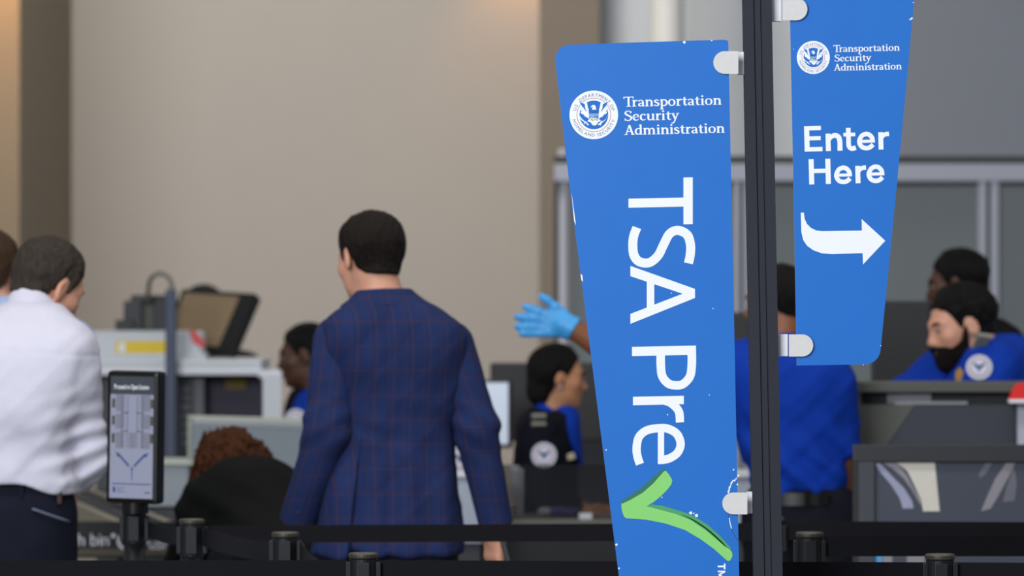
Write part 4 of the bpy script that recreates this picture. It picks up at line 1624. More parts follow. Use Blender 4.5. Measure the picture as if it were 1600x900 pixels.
# 2 --- man in the white shirt --------------------------------------------------
p = Person(20, 16.0, 'grey-haired man in a white shirt seen from behind, looking down to the right', h=0.008)
p.head(76, 447, 0.16, -48, 26, 6, 1.06)
rows = p.rows([(468, 48, 40, 0.062, 0.10), (486, 45, 62, 0.085, 0.07), (510, 36, 98, 0.11, 0.03), (540, 27, 122, 0.13, 0.0), (580, 20, 124, 0.142, -0.02), (640, 12, 112, 0.145, -0.03),
               (700, 8, 110, 0.14, -0.02), (745, 6, 116, 0.152, -0.01), (785, 6, 119, 0.160, 0.0)])
AL = dict(pts=[p.J(-72, 575, 0), p.J(-112, 720, 0.05), p.J(-90, 800, 0.20)], r=[0.072, 0.060, 0.046])
AR = dict(pts=[p.J(112, 580, 0.0), p.J(139, 722, 0.04), p.J(92, 772, 0.26)], r=[0.078, 0.058, 0.042], thumb=(-0.3, 0.2, 1))
legs = p.stand_legs(2, 800)
p.body(rows, -0.15, [AL, AR], legs, m_tan, 0.060, neck_base=p.J(50, 500, 0.09), h=0.0075)
E = AR['pts'][1]


def folds(P):
    r = np.exp(-(((P[:, 0] - E[0]) / 0.10) ** 2 + ((P[:, 2] - E[2] - 0.04) / 0.11) ** 2))
    w = 0.007 * r * np.sin((P[:, 2] - 0.35 * P[:, 0]) * 110 + 2.2 * wob(P, 16, 3))
    low = np.clip((1.30 - P[:, 2]) / 0.2, 0, 1)
    w = w + 0.004 * low * np.sin(P[:, 0] * 46 + P[:, 2] * 26 + 2 * wob(P, 10, 7))
    yoke = p.J(60, 548)[2]
    w = w + 0.0018 * np.exp(-((P[:, 2] - yoke + 0.06 * (P[:, 0] + 0.0)) / 0.005) ** 2)
    return w


hemz = p.J(0, 748)[2]
fhem = lambda P: P[:, 2] - (hemz + 0.0 - 0.32 * np.clip(P[:, 0] - p.J(20, 0)[0], 0, 0.4))
sh = p.top('shirt', m_shirtw, rows, wr=0.005, folds=folds, h=0.0065, k=0.045, hemf=lambda P: (p.J(0, 752)[2] - 0.20 * np.clip(P[:, 0] - p.J(10, 0)[0], 0, 0.3) + 0.006 * np.sin(P[:, 0] * 40)))
p.collar(m_shirtw, -0.02, 0.045, 0.076, tilt=0.35)
p.hair('short', 0.014, m_hgrey, h=0.0048, seed=5)
p.face_parts(m_hgrey)
pel = [(p.J(0, 742)[2], p.J(4, 0)[0], 0, 0.190, 0.130), (p.J(0, 800)[2], p.J(2, 0)[0], -0.01, 0.205, 0.15), (p.J(0, 880)[2], p.J(0, 0)[0], -0.01, 0.205, 0.145), (p.J(0, 930)[2], p.J(0, 0)[0], 0, 0.18, 0.11)]
tr = p.trousers(m_jeans, (0.105, 0.078, 0.062), pelvis=pel, top=p.J(0, 744)[2], h=0.008)
for a, b, nm, m_, r in (((50, 795), (108, 815), 'pocket_welt', mat('welt_edge', srgb(92, 102, 124), 0.8), 0.0035),):
    bm = bmesh.new()
    yy = lambda t: -0.158 + 0.05 * t * t
    add_tube(bm, [Vector(p.J(a[0] + (b[0] - a[0]) * t, a[1] + (b[1] - a[1]) * t, yy(t))) for t in np.linspace(0, 1, 6)], r, 8)
    link(nm, bm_mesh(nm, bm, True), m_, tr)
for x0, y0, dy, m_ in ((34, 768, -0.146, m_jeans), (93, 776, -0.112, mat('brown_tab', srgb(58, 38, 32), 0.8))):
    c = p.J(x0, y0, dy)
    box('belt_loop', c, (0.013, 0.02, 0.042), m_, tr, bevel=0.003)
p.shoes(m_shoe)

# 3 --- person in pale blue behind him ------------------------------------------
p = Person(12, 17.6, 'person in a pale blue shirt half hidden behind the grey-haired man', h=0.011)
p.head(-14, 428, 0.06, -20, 5, 0, 1.02)
rows = p.rows([(462, -2, 36, 0.062, 0.03), (478, 4, 66, 0.09, 0.0), (500, 10, 100, 0.115, -0.02), (545, 14, 118, 0.13, -0.02), (620, 14, 104, 0.13, 0), (700, 12, 96, 0.125, 0), (790, 12, 104, 0.135, 0)])
AL = dict(pts=[p.J(-86, 540, 0), p.J(-106, 670, 0.02), p.J(-100, 790, 0.1)], r=[0.07, 0.058, 0.045])
AR = dict(pts=[p.J(112, 545, 0), p.J(128, 670, 0.06), p.J(110, 740, 0.25)], r=[0.074, 0.058, 0.045])
p.body(rows, 0, [AL, AR], p.stand_legs(12, 790), m_tan)
p.top('shirt', m_shirtb, rows)
p.collar(m_shirtb)
p.hair('short', 0.02, m_hsand, h=0.006)
p.face_parts(m_hsand)
p.trousers(m_dtrous, top=p.J(0, 785)[2], pelvis=[(p.J(0, 850)[2], p.J(12, 0)[0], 0, 0.17, 0.115), (p.J(0, 780)[2], p.J(12, 0)[0], 0, 0.16, 0.11)])
p.shoes(m_shoe)

# 4 --- person bending down, auburn hair, black jacket --------------------------
p = Person(400, 17.4, 'person with curly auburn hair in a black jacket bending down low', h=0.010)
p.head(358, 742, 0.28, 12, 52, 4, 1.0)
hipp, chest, nk = p.J(425, 872, -0.10), p.J(392, 800, 0.10), p.J(362, 768, 0.22)
legs = p.stand_legs(425, 880, dy=-0.10, bend=0.05)
AL = dict(pts=[p.J(315, 800, 0.18), p.J(288, 880, 0.30), p.J(320, 900, 0.48)], r=[0.075, 0.058, 0.046])
AR = dict(pts=[p.J(428, 775, 0.18), p.J(440, 850, 0.32), p.J(400, 890, 0.50)], r=[0.075, 0.058, 0.046])
p.arms, p.legs, p.tyaw, p.nb = [AL, AR], legs, 0, nk


def tors(P, g):
    d = rc(P, hipp, chest, 0.150 + g, 0.158 + g)
    d = smin(d, ell(P, p.J(375, 790, 0.14), (0.175 + g, 0.13 + g, 0.125 + g)), 0.08)
    d = smin(d, rc(P, chest, nk, 0.15 + g, 0.07 + g), 0.07)
    d = smin(d, ell(P, p.J(412, 800, 0.08), (0.135 + g, 0.13 + g, 0.125 + g)), 0.06)
    return d


def bodyf(P):
    q = p.hq(P)
    d = ears(q, head_core(q))
    d = smin(d, rc(P, p.hp((0, -0.03, -0.055)), nk, 0.055, 0.06), 0.03)
    d = smin(d, tors(P, -0.02), 0.05)
    for A in (AL, AR):
        d = smin(d, chain(P, A['pts'], [0.05, 0.042, 0.032], 0.03), 0.04)
        d = smin(d, hand_f(P, A['pts'][2], A['pts'][2] - A['pts'][1], (0, 0, 1), 0.6), 0.02)
    for L in legs:
        d = smin(d, chain(P, L, [0.075, 0.05, 0.038, 0.035], 0.04), 0.04)
    return d


allp = [hipp, chest, nk, p.hc] + AL['pts'] + AR['pts'] + legs[0] + legs[1]
p.mesh('body', bodyf, allp, 0.22, m_tan, 0.010)
jf = lambda P: smin(smin(tors(P, 0.0), p.sleeve_f(P, AL), 0.06), p.sleeve_f(P, AR), 0.06) + 0.006 * wob(P, 26, 4) + 0.006 * np.sin(P[:, 0] * 30 + P[:, 2] * 55) * np.exp(-((P[:, 2] - 0.93) / 0.08) ** 2)
p.mesh('jacket', jf, [hipp, chest, nk] + AL['pts'] + AR['pts'], 0.2, m_black, 0.009)
# loose curls falling forward over the head
cl = lambda q: smin(ell(q, (0, -0.02, 0.03), (0.105, 0.115, 0.098)), smin(ell(q, (-0.05, 0.0, -0.06), (0.075, 0.10, 0.11)), ell(q, (0.06, -0.02, -0.05), (0.08, 0.09, 0.10)), 0.05), 0.05) + 0.011 * wob(q, 70, 2) + 0.010 * wob(q, 190, 7) + 0.006 * wob(q, 380, 12)
p.hair('full', 0.02, m_hred, 0.004, extra=cl, h=0.0045)
p.face_parts(m_hred)
p.trousers(m_dtrous, (0.11, 0.075, 0.06))
p.shoes(m_shoe)


# officers ------------------------------------------------------------------------
def stool(p, label, z, name='stool'):
    z -= 0.07
    """round work stool under a seated person"""
    t = empty(name, (p.X + p.seat_h[0], p.Y + p.seat_h[1], 0), label, 'stool')
    bm = bmesh.new()
    add_lathe(bm, (0, 0, z - 0.06), [(0.16, 0), (0.19, 0.012), (0.19, 0.045), (0.17, 0.058), (0.0, 0.06)], 28)
    link('seat', bm_mesh('seat', bm, True), m_black, t)
    bm = bmesh.new(); add_cyl(bm, (0, 0, 0.06), (0, 0, z - 0.06), 0.028)
    link('column', bm_mesh('column', bm), m_post, t)
    for k in range(5):
        a = 2 * math.pi * k / 5
        bm = bmesh.new(); add_cyl(bm, (0, 0, 0.07), (0.28 * math.cos(a), 0.28 * math.sin(a), 0.035), 0.022, 0.014, 12)
        add_cyl(bm, (0.28 * math.cos(a), 0.28 * math.sin(a), 0.0), (0.28 * math.cos(a), 0.28 * math.sin(a), 0.045), 0.02, n=12)
        link('foot', bm_mesh('foot', bm), m_post, t)
    if z > 0.6:
        bm = bmesh.new()
        n = 32
        rz = max(p.feet_z, 0.05)
        add_tube(bm, [Vector((0.2 * math.cos(2 * math.pi * k / n), 0.2 * math.sin(2 * math.pi * k / n), rz)) for k in range(n + 1)], 0.012, 8)
        link('foot_ring', bm_mesh('foot_ring', bm, True), m_post, t)
    return t


def officer_top(p, rows, mtl, name='shirt', **kw):
    o = p.top(name, mtl, rows, **kw)
    return o


# 5 --- officer in profile at the x-ray lane, facing left -------------------------
p = Person(500, 22.0, 'officer in profile facing left beside the white frame, half hidden by the blazer', h=0.011)
p.head(478, 556, 0.0, 82, 6, 0, 1.02)
rows = p.rows([(606, 498, 34, 0.058, 0.0), (622, 502, 46, 0.09, 0.0), (640, 504, 54, 0.15, 0), (670, 504, 56, 0.19, 0), (720, 503, 54, 0.19, 0), (780, 503, 54, 0.17, 0), (835, 503, 58, 0.18, 0)])
AL = dict(pts=[p.J(492, 645, -0.17), p.J(480, 745, -0.24), p.J(420, 760, -0.16)], r=[0.075, 0.058, 0.045], len=0.62, bare=[0.05, 0.045, 0.03])
AR = dict(pts=[p.J(500, 645, 0.17), p.J(490, 745, 0.22), p.J(420, 760, 0.14)], r=[0.075, 0.058, 0.045], len=0.62, bare=[0.05, 0.045, 0.03])
p.body(rows, 0, [AL, AR], p.sit_legs(503, 825, -1, 0), m_dbrown)
p.top('shirt', m_royal, rows)
p.mesh('vest', lambda P: smax(loft(P, [(z, x, y, a * 1.05, b * 0.80) for z, x, y, a, b in rows]) - 0.008, 0.0 + (np.abs(P[:, 1]) - 0.155), 0.01), [(r[1], 0, r[0]) for r in rows], 0.24, m_navyj, 0.01)
p.collar(m_royal)
p.hair('crop', 0.010, m_hblack, h=0.006)
p.face_parts(m_hblack)
p.patch(p.J(462, 660, -0.245), (-0.25, -1, 0.15), 0.046, 0.052)
p.trousers(m_navyj, (0.10, 0.075, 0.06), pelvis=[(p.J(0, 860)[2], p.J(503, 0)[0], 0, 0.16, 0.18), (p.J(0, 815)[2], p.J(503, 0)[0], 0, 0.15, 0.17)])
p.shoes(m_shoe)
stool(p, 'work stool under the officer facing left at the x-ray lane', float(p.J(0, 866)[2]))

# 6 --- woman officer facing right --------------------------------------------------
p = Person(855, 20.5, 'woman officer in a navy jacket with dark tied hair facing right', h=0.009)
p.head(873, 590, 0.0, -80, 4, 0, 0.94)
rows = p.rows([(634, 862, 28, 0.055, 0.0), (650, 858, 40, 0.09, 0), (668, 854, 46, 0.14, 0), (700, 853, 50, 0.165, 0), (750, 853, 52, 0.165, 0), (800, 850, 50, 0.15, 0), (860, 848, 52, 0.17, 0)])
AN = dict(pts=[p.J(846, 672, -0.16), p.J(846, 785, -0.22), p.J(905, 800, -0.16)], r=[0.074, 0.060, 0.046])
AF = dict(pts=[p.J(850, 672, 0.16), p.J(850, 780, 0.20), p.J(905, 795, 0.14)], r=[0.074, 0.060, 0.046])
p.body(rows, 0, [AN, AF], p.sit_legs(848, 850, 1, 0), m_olive, 0.048)
p.top('jacket', m_navyj, rows)
# royal blue shirt front and collar
nb = p.J(866, 650, 0)


def fr(P):
    d = loft(P, [(z, x + 0.016, y, a * 0.95, b * 0.80) for z, x, y, a, b in rows]) - 0.006
    return smax(d, 0.012 - (P[:, 0] - p.J(868, 0)[0]) - (P[:, 2] - nb[2]) * 0.42, 0.008)


p.mesh('shirt_front', fr, [(r[1], 0, r[0]) for r in rows], 0.22, m_royal, 0.009)
p.collar(m_royal, -0.03, 0.045, 0.066, tilt=0.7)
bun = lambda q: smin(ell(q, (0, -0.088, -0.045), (0.042, 0.036, 0.055)), ell(q, (0, -0.062, -0.065), (0.056, 0.045, 0.06)), 0.02)
p.hair('back', 0.016, m_hblack, extra=bun, h=0.006)
p.face_parts(m_hblack)
bm = bmesh.new(); bmesh.ops.create_uvsphere(bm, u_segments=10, v_segments=8, radius=0.007, matrix=Matrix.Translation(Vector(p.hp((0.088, -0.008, -0.036)))))
link('earring', bm_mesh('earring', bm, True), mat('silver', srgb(220, 220, 225), 0.2, 0.9), p.root)
p.patch(p.J(850, 711, -0.262), (0.0, -1, 0.10), 0.045, 0.045)
for y0 in (655, 668):
    c = p.J(842, y0, -0.215)
    o = box('epaulette', c, (0.052, 0.05, 0.014), m_tagm, p.root, R=Matrix.Rotation(math.radians(-40), 3, 'X'), bevel=0.004)
box('name_tag', p.J(885, 715, -0.135), (0.062, 0.02, 0.022), mat('brass_tag', srgb(170, 165, 140), 0.4, 0.5), p.root, R=Matrix.Rotation(math.radians(-14), 3, 'Y'), bevel=0.002)
p.trousers(m_navyj, (0.10, 0.075, 0.06), pelvis=[(p.J(0, 885)[2], p.J(848, 0)[0], 0, 0.15, 0.17), (p.J(0, 840)[2], p.J(848, 0)[0], 0, 0.14, 0.16)])
p.shoes(m_shoe)
stool(p, 'work stool under the woman officer', float(p.J(0, 892)[2]))

# 7 --- officer with the blue glove ---------------------------------------------------
p = Person(1238, 18.0, 'officer in a royal blue shirt behind the pole, stretching out a gloved hand', h=0.009)
p.head(1213, 473, 0.03, 62, 4, 0, 1.0)
rows = p.rows([(528, 1222, 34, 0.06, 0.0), (543, 1226, 56, 0.085, -0.01), (560, 1230, 76, 0.11, -0.02), (590, 1233, 90, 0.128, -0.02), (640, 1234, 90, 0.135, -0.01), (700, 1237, 86, 0.13, 0), (740, 1245, 78, 0.132, 0), (772, 1251, 71, 0.128, 0)])
AL = dict(pts=[p.J(1150, 572, 0.0), p.J(1010, 592, 0.02), p.J(898, 515, 0.0)], r=[0.074, 0.066, 0.05], len=0.7, bare=[0.055, 0.052, 0.033], nohand=True)
AR = dict(pts=[p.J(1300, 590, 0.0), p.J(1309, 715, 0.02), p.J(1322, 815, 0.12)], r=[0.070, 0.062, 0.05], len=0.86, bare=[0.055, 0.046, 0.033], thumb=(-0.3, 1, 0))
GL = lambda L: [p.J(*q) for q in L]
fingers = [([(880, 492), (868, 480), (857, 470), (847, 464)], [0.020, 0.0155, 0.0135, 0.0115]), ([(858, 494), (842, 487), (830, 482), (820, 479)], [0.015, 0.0135, 0.0125, 0.011]),
           ([(856, 502), (838, 498), (822, 496), (808, 495)], [0.015, 0.0135, 0.0125, 0.011]), ([(857, 511), (838, 511), (822, 511), (808, 510)], [0.015, 0.0135, 0.0125, 0.011]), ([(860, 519), (843, 521), (828, 521.5), (815, 521)], [0.014, 0.0125, 0.0115, 0.0105])]


def handshape(P, g):
    d = rc(P, p.J(893, 513), p.J(870, 505), 0.030 + g, 0.034 + g)
    for L, r in fingers:
        d = smin(d, chain(P, GL(L), [x + g for x in r], 0.006), 0.010)
    for a, b in (((884, 503), (856, 493)), ((884, 508), (855, 502)), ((886, 514), (856, 511)), ((888, 520), (859, 519))):
        d = smin(d, rc(P, p.J(*a), p.J(*b), 0.016 + g, 0.015 + g), 0.014)
    flat = np.abs(P[:, 1]) - (0.018 + g)
    return smax(d, flat, 0.012)


p.body(rows, 0, [AL, AR], p.stand_legs(1250, 790, spread=0.085), m_brown, neck_base=p.J(1221, 545, 0), extra=lambda P: handshape(P, -0.004), h=0.0085)


def ffold(P):
    low = np.clip((1.26 - P[:, 2]) / 0.2, 0, 1)
    back = P[:, 1] < 0.02
    return back * (0.006 * low * np.sin(P[:, 2] * 60 + P[:, 0] * 38 + 2.4 * wob(P, 9, 2)) + 0.004 * low * np.sin(P[:, 2] * 34 + P[:, 0] * 60 + 1 + 2 * wob(P, 12, 4))) + 0.004 * wob(P, 14, 6)


p.top('shirt', m_royal, rows, wr=0.007, folds=ffold, h=0.008)
p.collar(m_royal)
p.hair('crop', 0.008, m_hblack, h=0.006)
p.face_parts(m_hblack)
gl = lambda P: smin(handshape(P, 0.0), smax(rc(P, p.J(899, 516), p.J(880, 508), 0.042, 0.034), (P - p.J(897, 514)) @ v3(0.83, 0, -0.56), 0.004), 0.015) + 0.0015 * wob(P, 90, 3)
p.mesh('glove', gl, [p.J(806, 495), p.J(905, 520), p.J(850, 460)], 0.06, mat('blue_nitrile', srgb(64, 160, 228), 0.45, var=0.06, scale=40, bump=0.15, bscale=90), 0.0045)
p.trousers(m_dtrous, pelvis=[(p.J(0, 840)[2], p.J(1250, 0)[0], 0, 0.158, 0.125), (p.J(0, 760)[2], p.J(1250, 0)[0], 0, 0.140, 0.12)], top=p.J(0, 762)[2])
bm = bmesh.new()
c = p.J(1250, 778, 0)
n = 40
pr = []
for z in (-0.02, 0.02):
    pr.append([bm.verts.new((c[0] + 0.152 * math.cos(2 * math.pi * k / n), 0.134 * math.sin(2 * math.pi * k / n), c[2] + z)) for k in range(n)])
for k in range(n):
    bm.faces.new((pr[0][k], pr[0][(k + 1) % n], pr[1][(k + 1) % n], pr[1][k]))
link('belt', bm_mesh('belt', bm, True), m_shoe, p.root)
for x0 in (1262, 1290):
    box('belt_keeper', p.J(x0, 777, -0.13), (0.02, 0.014, 0.05), m_black, p.root, bevel=0.003)
p.shoes(m_shoe)

# 8 --- bearded officer at the podium -------------------------------------------------
p = Person(1520, 18.95, 'bearded officer in a royal blue shirt sitting behind the grey podium', h=0.009)
p.head(1500, 510, 0.0, 106, 12, 2, 1.08)
rows = p.rows([(520, 1556, 32, 0.062, 0.02), (532, 1560, 46, 0.11, 0.02), (550, 1560, 58, 0.17, 0.01), (590, 1552, 74, 0.20, 0), (650, 1538, 80, 0.20, 0), (720, 1528, 80, 0.19, 0), (790, 1530, 84, 0.19, 0)])
AN = dict(pts=[p.J(1549, 574, -0.15), p.J(1536, 680, -0.24), p.J(1440, 690, -0.20)], r=[0.095, 0.078, 0.05], len=0.8, bare=[0.06, 0.05, 0.034])
AF = dict(pts=[p.J(1484, 575, 0.14), p.J(1412, 622, 0.10), p.J(1370, 650, -0.06)], r=[0.085, 0.068, 0.05], len=1.0, bare=[0.055, 0.05, 0.034])
p.body(rows, 0.12, [AN, AF], p.sit_legs(1530, 785, -1, 0), m_tan, 0.062, neck_base=p.J(1540, 562, 0.0))
p.top('shirt', m_royal, rows, wr=0.007)
p.collar(m_royal, -0.04, 0.02, 0.080, tilt=0.5)
p.hair('short', 0.020, m_hblack, 0.003, h=0.006, seed=9)
p.mesh('beard', lambda P: beard_f(p.hq(P)) * p.hs, [p.hc], 0.18, m_hbrown, 0.0055)
p.face_parts(m_hblack, lips=False)
p.patch(p.J(1530, 574, -0.258), (-0.1, -1, 0.22), 0.043, 0.042)
box('epaulette', p.J(1533, 535, -0.20), (0.045, 0.085, 0.016), m_tagm, p.root, R=Matrix.Rotation(math.radians(-38), 3, 'X') @ Matrix.Rotation(0.2, 3, 'Z'), bevel=0.004)
bm = bmesh.new()
c = Vector(p.J(1499, 590, -0.175))
add_prism(bm, [c + Vector((x * 0.026, 0, z * 0.036)) for x, z in ((-.5, .6), (-.2, .75), (0, 1), (.2, .75), (.5, .6), (.55, 0), (.35, -.6), (0, -1), (-.35, -.6), (-.55, 0))], Vector((0, -0.012, 0)))
link('badge', bm_mesh('badge', bm), m_gold, p.root)
p.trousers(m_navyj, (0.11, 0.08, 0.06), pelvis=[(p.J(0, 825)[2], p.J(1530, 0)[0], 0, 0.18, 0.19), (p.J(0, 775)[2], p.J(1530, 0)[0], 0, 0.17, 0.18)])
p.shoes(m_shoe)
stool(p, 'tall stool under the bearded officer', float(p.J(0, 836)[2]))

# 9 --- person in a dark jacket behind the bearded officer ---------------------------
p = Person(1520, 20.6, 'dark-haired person in a black jacket right behind the bearded officer', h=0.011)
p.head(1494, 446, 0.0, 80, 6, 0, 1.0)
rows = p.rows([(490, 1512, 34, 0.06, 0.0), (506, 1520, 58, 0.10, 0), (530, 1528, 72, 0.16, 0), (580, 1534, 82, 0.2, 0), (660, 1530, 78, 0.2, 0), (740, 1528, 74, 0.18, 0), (800, 1528, 78, 0.18, 0)])
AN = dict(pts=[p.J(1535, 545, -0.17), p.J(1540, 660, -0.22), p.J(1470, 700, -0.18)], r=[0.085, 0.065, 0.05])
AF = dict(pts=[p.J(1535, 545, 0.17), p.J(1540, 660, 0.22), p.J(1470, 700, 0.18)], r=[0.085, 0.065, 0.05])
p.body(rows, 0, [AN, AF], p.stand_legs(1528, 800), m_dbrown)
p.top('jacket', m_black, rows)
p.collar(m_black)
p.hair('short', 0.02, m_hblack, h=0.007)
p.face_parts(m_hblack)
p.trousers(m_dtrous, pelvis=[(p.J(0, 850)[2], p.J(1528, 0)[0], 0, 0.17, 0.15), (p.J(0, 790)[2], p.J(1528, 0)[0], 0, 0.16, 0.15)])
p.shoes(m_shoe)

# 10 --- officer hidden behind the blazer, sleeve patch showing ------------------------
p = Person(668, 20.0, 'officer hidden behind the blazer, blue sleeve patch showing under the right arm', h=0.011)
p.head(648, 575, 0.0, 75, 5, 0, 1.0)
rows = p.rows([(622, 662, 34, 0.058, 0.0), (638, 666, 48, 0.09, 0), (658, 668, 56, 0.14, 0), (690, 670, 60, 0.17, 0), (740, 668, 58, 0.17, 0), (800, 666, 58, 0.16, 0), (860, 666, 60, 0.17, 0)])
AN = dict(pts=[p.J(706, 672, -0.14), p.J(722, 742, -0.20), p.J(660, 790, -0.30)], r=[0.072, 0.070, 0.045], len=0.92, bare=[0.05, 0.045, 0.03])
AF = dict(pts=[p.J(660, 672, 0.16), p.J(650, 780, 0.2), p.J(590, 800, 0.1)], r=[0.075, 0.06, 0.045], len=0.7, bare=[0.05, 0.045, 0.03])
p.body(rows, 0, [AN, AF], p.sit_legs(666, 850, -1, 0), m_brown)
p.top('shirt', m_royal, rows)
p.mesh('vest', lambda P: smax(loft(P, [(z, x, y, a * 1.03, b * 0.9) for z, x, y, a, b in rows]) - 0.008, P[:, 2] - p.J(0, 640)[2], 0.01), [(r[1], 0, r[0]) for r in rows], 0.24, m_navyj, 0.011)
p.collar(m_royal)
p.hair('crop', 0.010, m_hblack, h=0.007)
p.face_parts(m_hblack)
p.patch(p.J(718, 716, -0.262), (0.12, -1, 0.15), 0.046, 0.05)
p.trousers(m_navyj, (0.10, 0.075, 0.06), pelvis=[(p.J(0, 885)[2], p.J(666, 0)[0], 0, 0.16, 0.17), (p.J(0, 840)[2], p.J(666, 0)[0], 0, 0.15, 0.16)])
p.shoes(m_shoe)
stool(p, 'work stool under the officer hidden by the blazer', float(p.J(0, 892)[2]))

# 11 --- person behind the tilted monitor ------------------------------------------------
p = Person(318, 25.6, 'person sitting behind the tilted monitor, only the dark hair showing', h=0.013)
p.head(316, 492, 0.0, 150, 8, 0, 1.0)
rows = p.rows([(532, 318, 28, 0.058, 0.0), (545, 320, 48, 0.08, 0), (562, 320, 70, 0.11, 0), (600, 320, 76, 0.125, 0), (660, 320, 66, 0.12, 0), (730, 320, 66, 0.13, 0)])
AL = dict(pts=[p.J(255, 575, 0), p.J(245, 665, -0.05), p.J(270, 690, -0.25)], r=[0.07, 0.06, 0.045])
AR = dict(pts=[p.J(385, 575, 0), p.J(395, 665, -0.05), p.J(370, 690, -0.25)], r=[0.07, 0.06, 0.045])
p.body(rows, 0, [AL, AR], p.sit_legs(320, 725, 0, -1), m_dbrown)
p.top('jacket', m_navyj, rows)
p.collar(m_navyj)
p.hair('short', 0.02, m_hblack, h=0.008)
p.trousers(m_navyj, (0.10, 0.075, 0.06), pelvis=[(p.J(0, 755)[2], p.J(320, 0)[0], 0, 0.18, 0.14), (p.J(0, 715)[2], p.J(320, 0)[0], 0, 0.17, 0.14)])
p.shoes(m_shoe)
stool(p, 'work stool behind the tilted monitor', float(p.J(0, 762)[2]))


# ------------------------------------------------------------------ checkpoint equipment
m_lgrey = mat('light_grey_enamel', srgb(196, 202, 208), 0.45, var=0.03, scale=8)
m_offw = mat('white_laminate', srgb(222, 225, 232), 0.45, var=0.02, scale=8)
m_tray = mat('grey_plastic', srgb(150, 158, 166), 0.6, var=0.05, scale=20)
m_trim = mat('tray_rim', srgb(188, 192, 180), 0.5)
m_dgrey = mat('dark_grey_metal', srgb(58, 60, 66), 0.55, var=0.08, scale=12)
m_black2 = mat('black_plastic', srgb(22, 22, 25), 0.5, var=0.1)
m_steel = mat('dull_steel', srgb(168, 164, 150), 0.4, 0.6, var=0.05)
m_yellow = mat('yellow_label', srgb(226, 196, 46), 0.6, var=0.04)
m_redp = mat('red_plastic', srgb(206, 40, 44), 0.4)
m_slate = mat('slate_post', srgb(62, 70, 92), 0.5, 0.2)


class Unit:
    """a thing whose parts are laid out from where they stand in the hall"""
    def __init__(s, name, px, Y, label, cat, group=None, z=0.0):
        p = W(px, 0, Y)
        s.o = Vector((p.x, Y, z))
        s.root = empty(name, s.o, label, cat, group)

    def b(s, name, x0, x1, y0, y1, Y, depth, m, parent=None, bevel=0.0, floor=False):
        """box whose front face spans the given extent at distance Y"""
        a, c = W(x0, y1, Y), W(x1, y0, Y)
        z0 = 0.0 if floor else a.z
        return box(name, Vector(((a.x + c.x) / 2, Y + depth / 2, (z0 + c.z) / 2)) - s.o, (c.x - a.x, depth, c.z - z0), m, parent if parent is not None else s.root, bevel=bevel)

    def cyl(s, name, a, b, r, m, parent=None, r2=None):
        bm = bmesh.new()
        add_cyl(bm, Vector(a) - s.o, Vector(b) - s.o, r, r2)
        return link(name, bm_mesh(name, bm, False), m, parent if parent is not None else s.root)


# x-ray lane: aluminium frame with a white shelf
u = Unit('lane_frame', 250, 23.6, 'white shelf on a white aluminium frame behind the information screen', 'frame')
u.b('shelf', 60, 408, 562, 586, 23.5, 0.85, m_offw, bevel=0.006)
u.b('shelf_lip', 60, 408, 566, 570, 23.494, 0.006, m_lgrey)
for x0, x1, Y in ((411, 440, 23.45), (70, 96, 23.45)):
    for q in range(3):
        w = (x1 - x0) / 3.0
        u.b('post', x0 + q * w, x0 + (q + 1) * w - 1.0, 584, 900, Y + (0.006 if q == 1 else 0), 0.07, m_offw, bevel=0.003, floor=True)
u.b('post_bracket', 404, 440, 578, 590, 23.47, 0.08, m_offw, bevel=0.003)

u = Unit('control_cabinet', 290, 23.8, 'dark grey control cabinet with a column of keys under the white shelf', 'cabinet')
u.b('body', 150, 320, 589, 900, 23.62, 0.4, m_dgrey, floor=True)
for i in range(7):
    u.b('key', 284, 296, 604 + i * 14, 612 + i * 14, 23.612, 0.012, mat('key_grey', srgb(96, 98, 106), 0.5))
u.b('side_trim', 304, 318, 590, 720, 23.608, 0.012, mat('trim_grey', srgb(84, 84, 92), 0.5))
u = Unit('equipment_rack', 366, 23.9, 'dark violet equipment rack with a dull yellow label under the shelf', 'rack')
u.b('body', 323, 408, 589, 900, 23.72, 0.35, mat('violet_black', srgb(30, 24, 48), 0.6, var=0.2, scale=4), floor=True)
u.b('label', 352, 384, 591, 608, 23.712, 0.008, mat('dull_yellow', srgb(108, 92, 36), 0.7))  # darker yellow than the label on the console

u = Unit('console', 228, 23.6, 'light grey console with a yellow label and red end cap on the white shelf', 'console', z=float(W(0, 562, 23.5).z))
u.b('housing', 130, 318, 517, 560.5, 23.62, 0.17, m_lgrey, bevel=0.02)
u.b('base_strip', 130, 322, 552, 561.5, 23.6, 0.2, m_lgrey, bevel=0.004)
u.b('warning_label', 181, 262, 533, 553, 23.614, 0.006, m_yellow)
u.b('warning_mark', 186, 196, 536, 550, 23.610, 0.005, m_offw)
bm = bmesh.new()
rp = [(296, 517), (305, 517), (312, 524), (318, 534), (320, 543), (310, 541), (301, 534)]
add_prism(bm, [W(x, y, 23.612) - u.o for x, y in rp], Vector((0, 0.06, 0)))
link('end_cap', bm_mesh('end_cap', bm), m_redp, u.root)


def frame_from(r, up):
    r = Vector(r).normalized(); up = Vector(up); up = (up - up.dot(r) * r).normalized()
    n = r.cross(up)            # points away from the viewer side
    return Matrix((r, n * -1, up)).transposed() if False else Matrix((r, up.cross(r), up)).transposed()


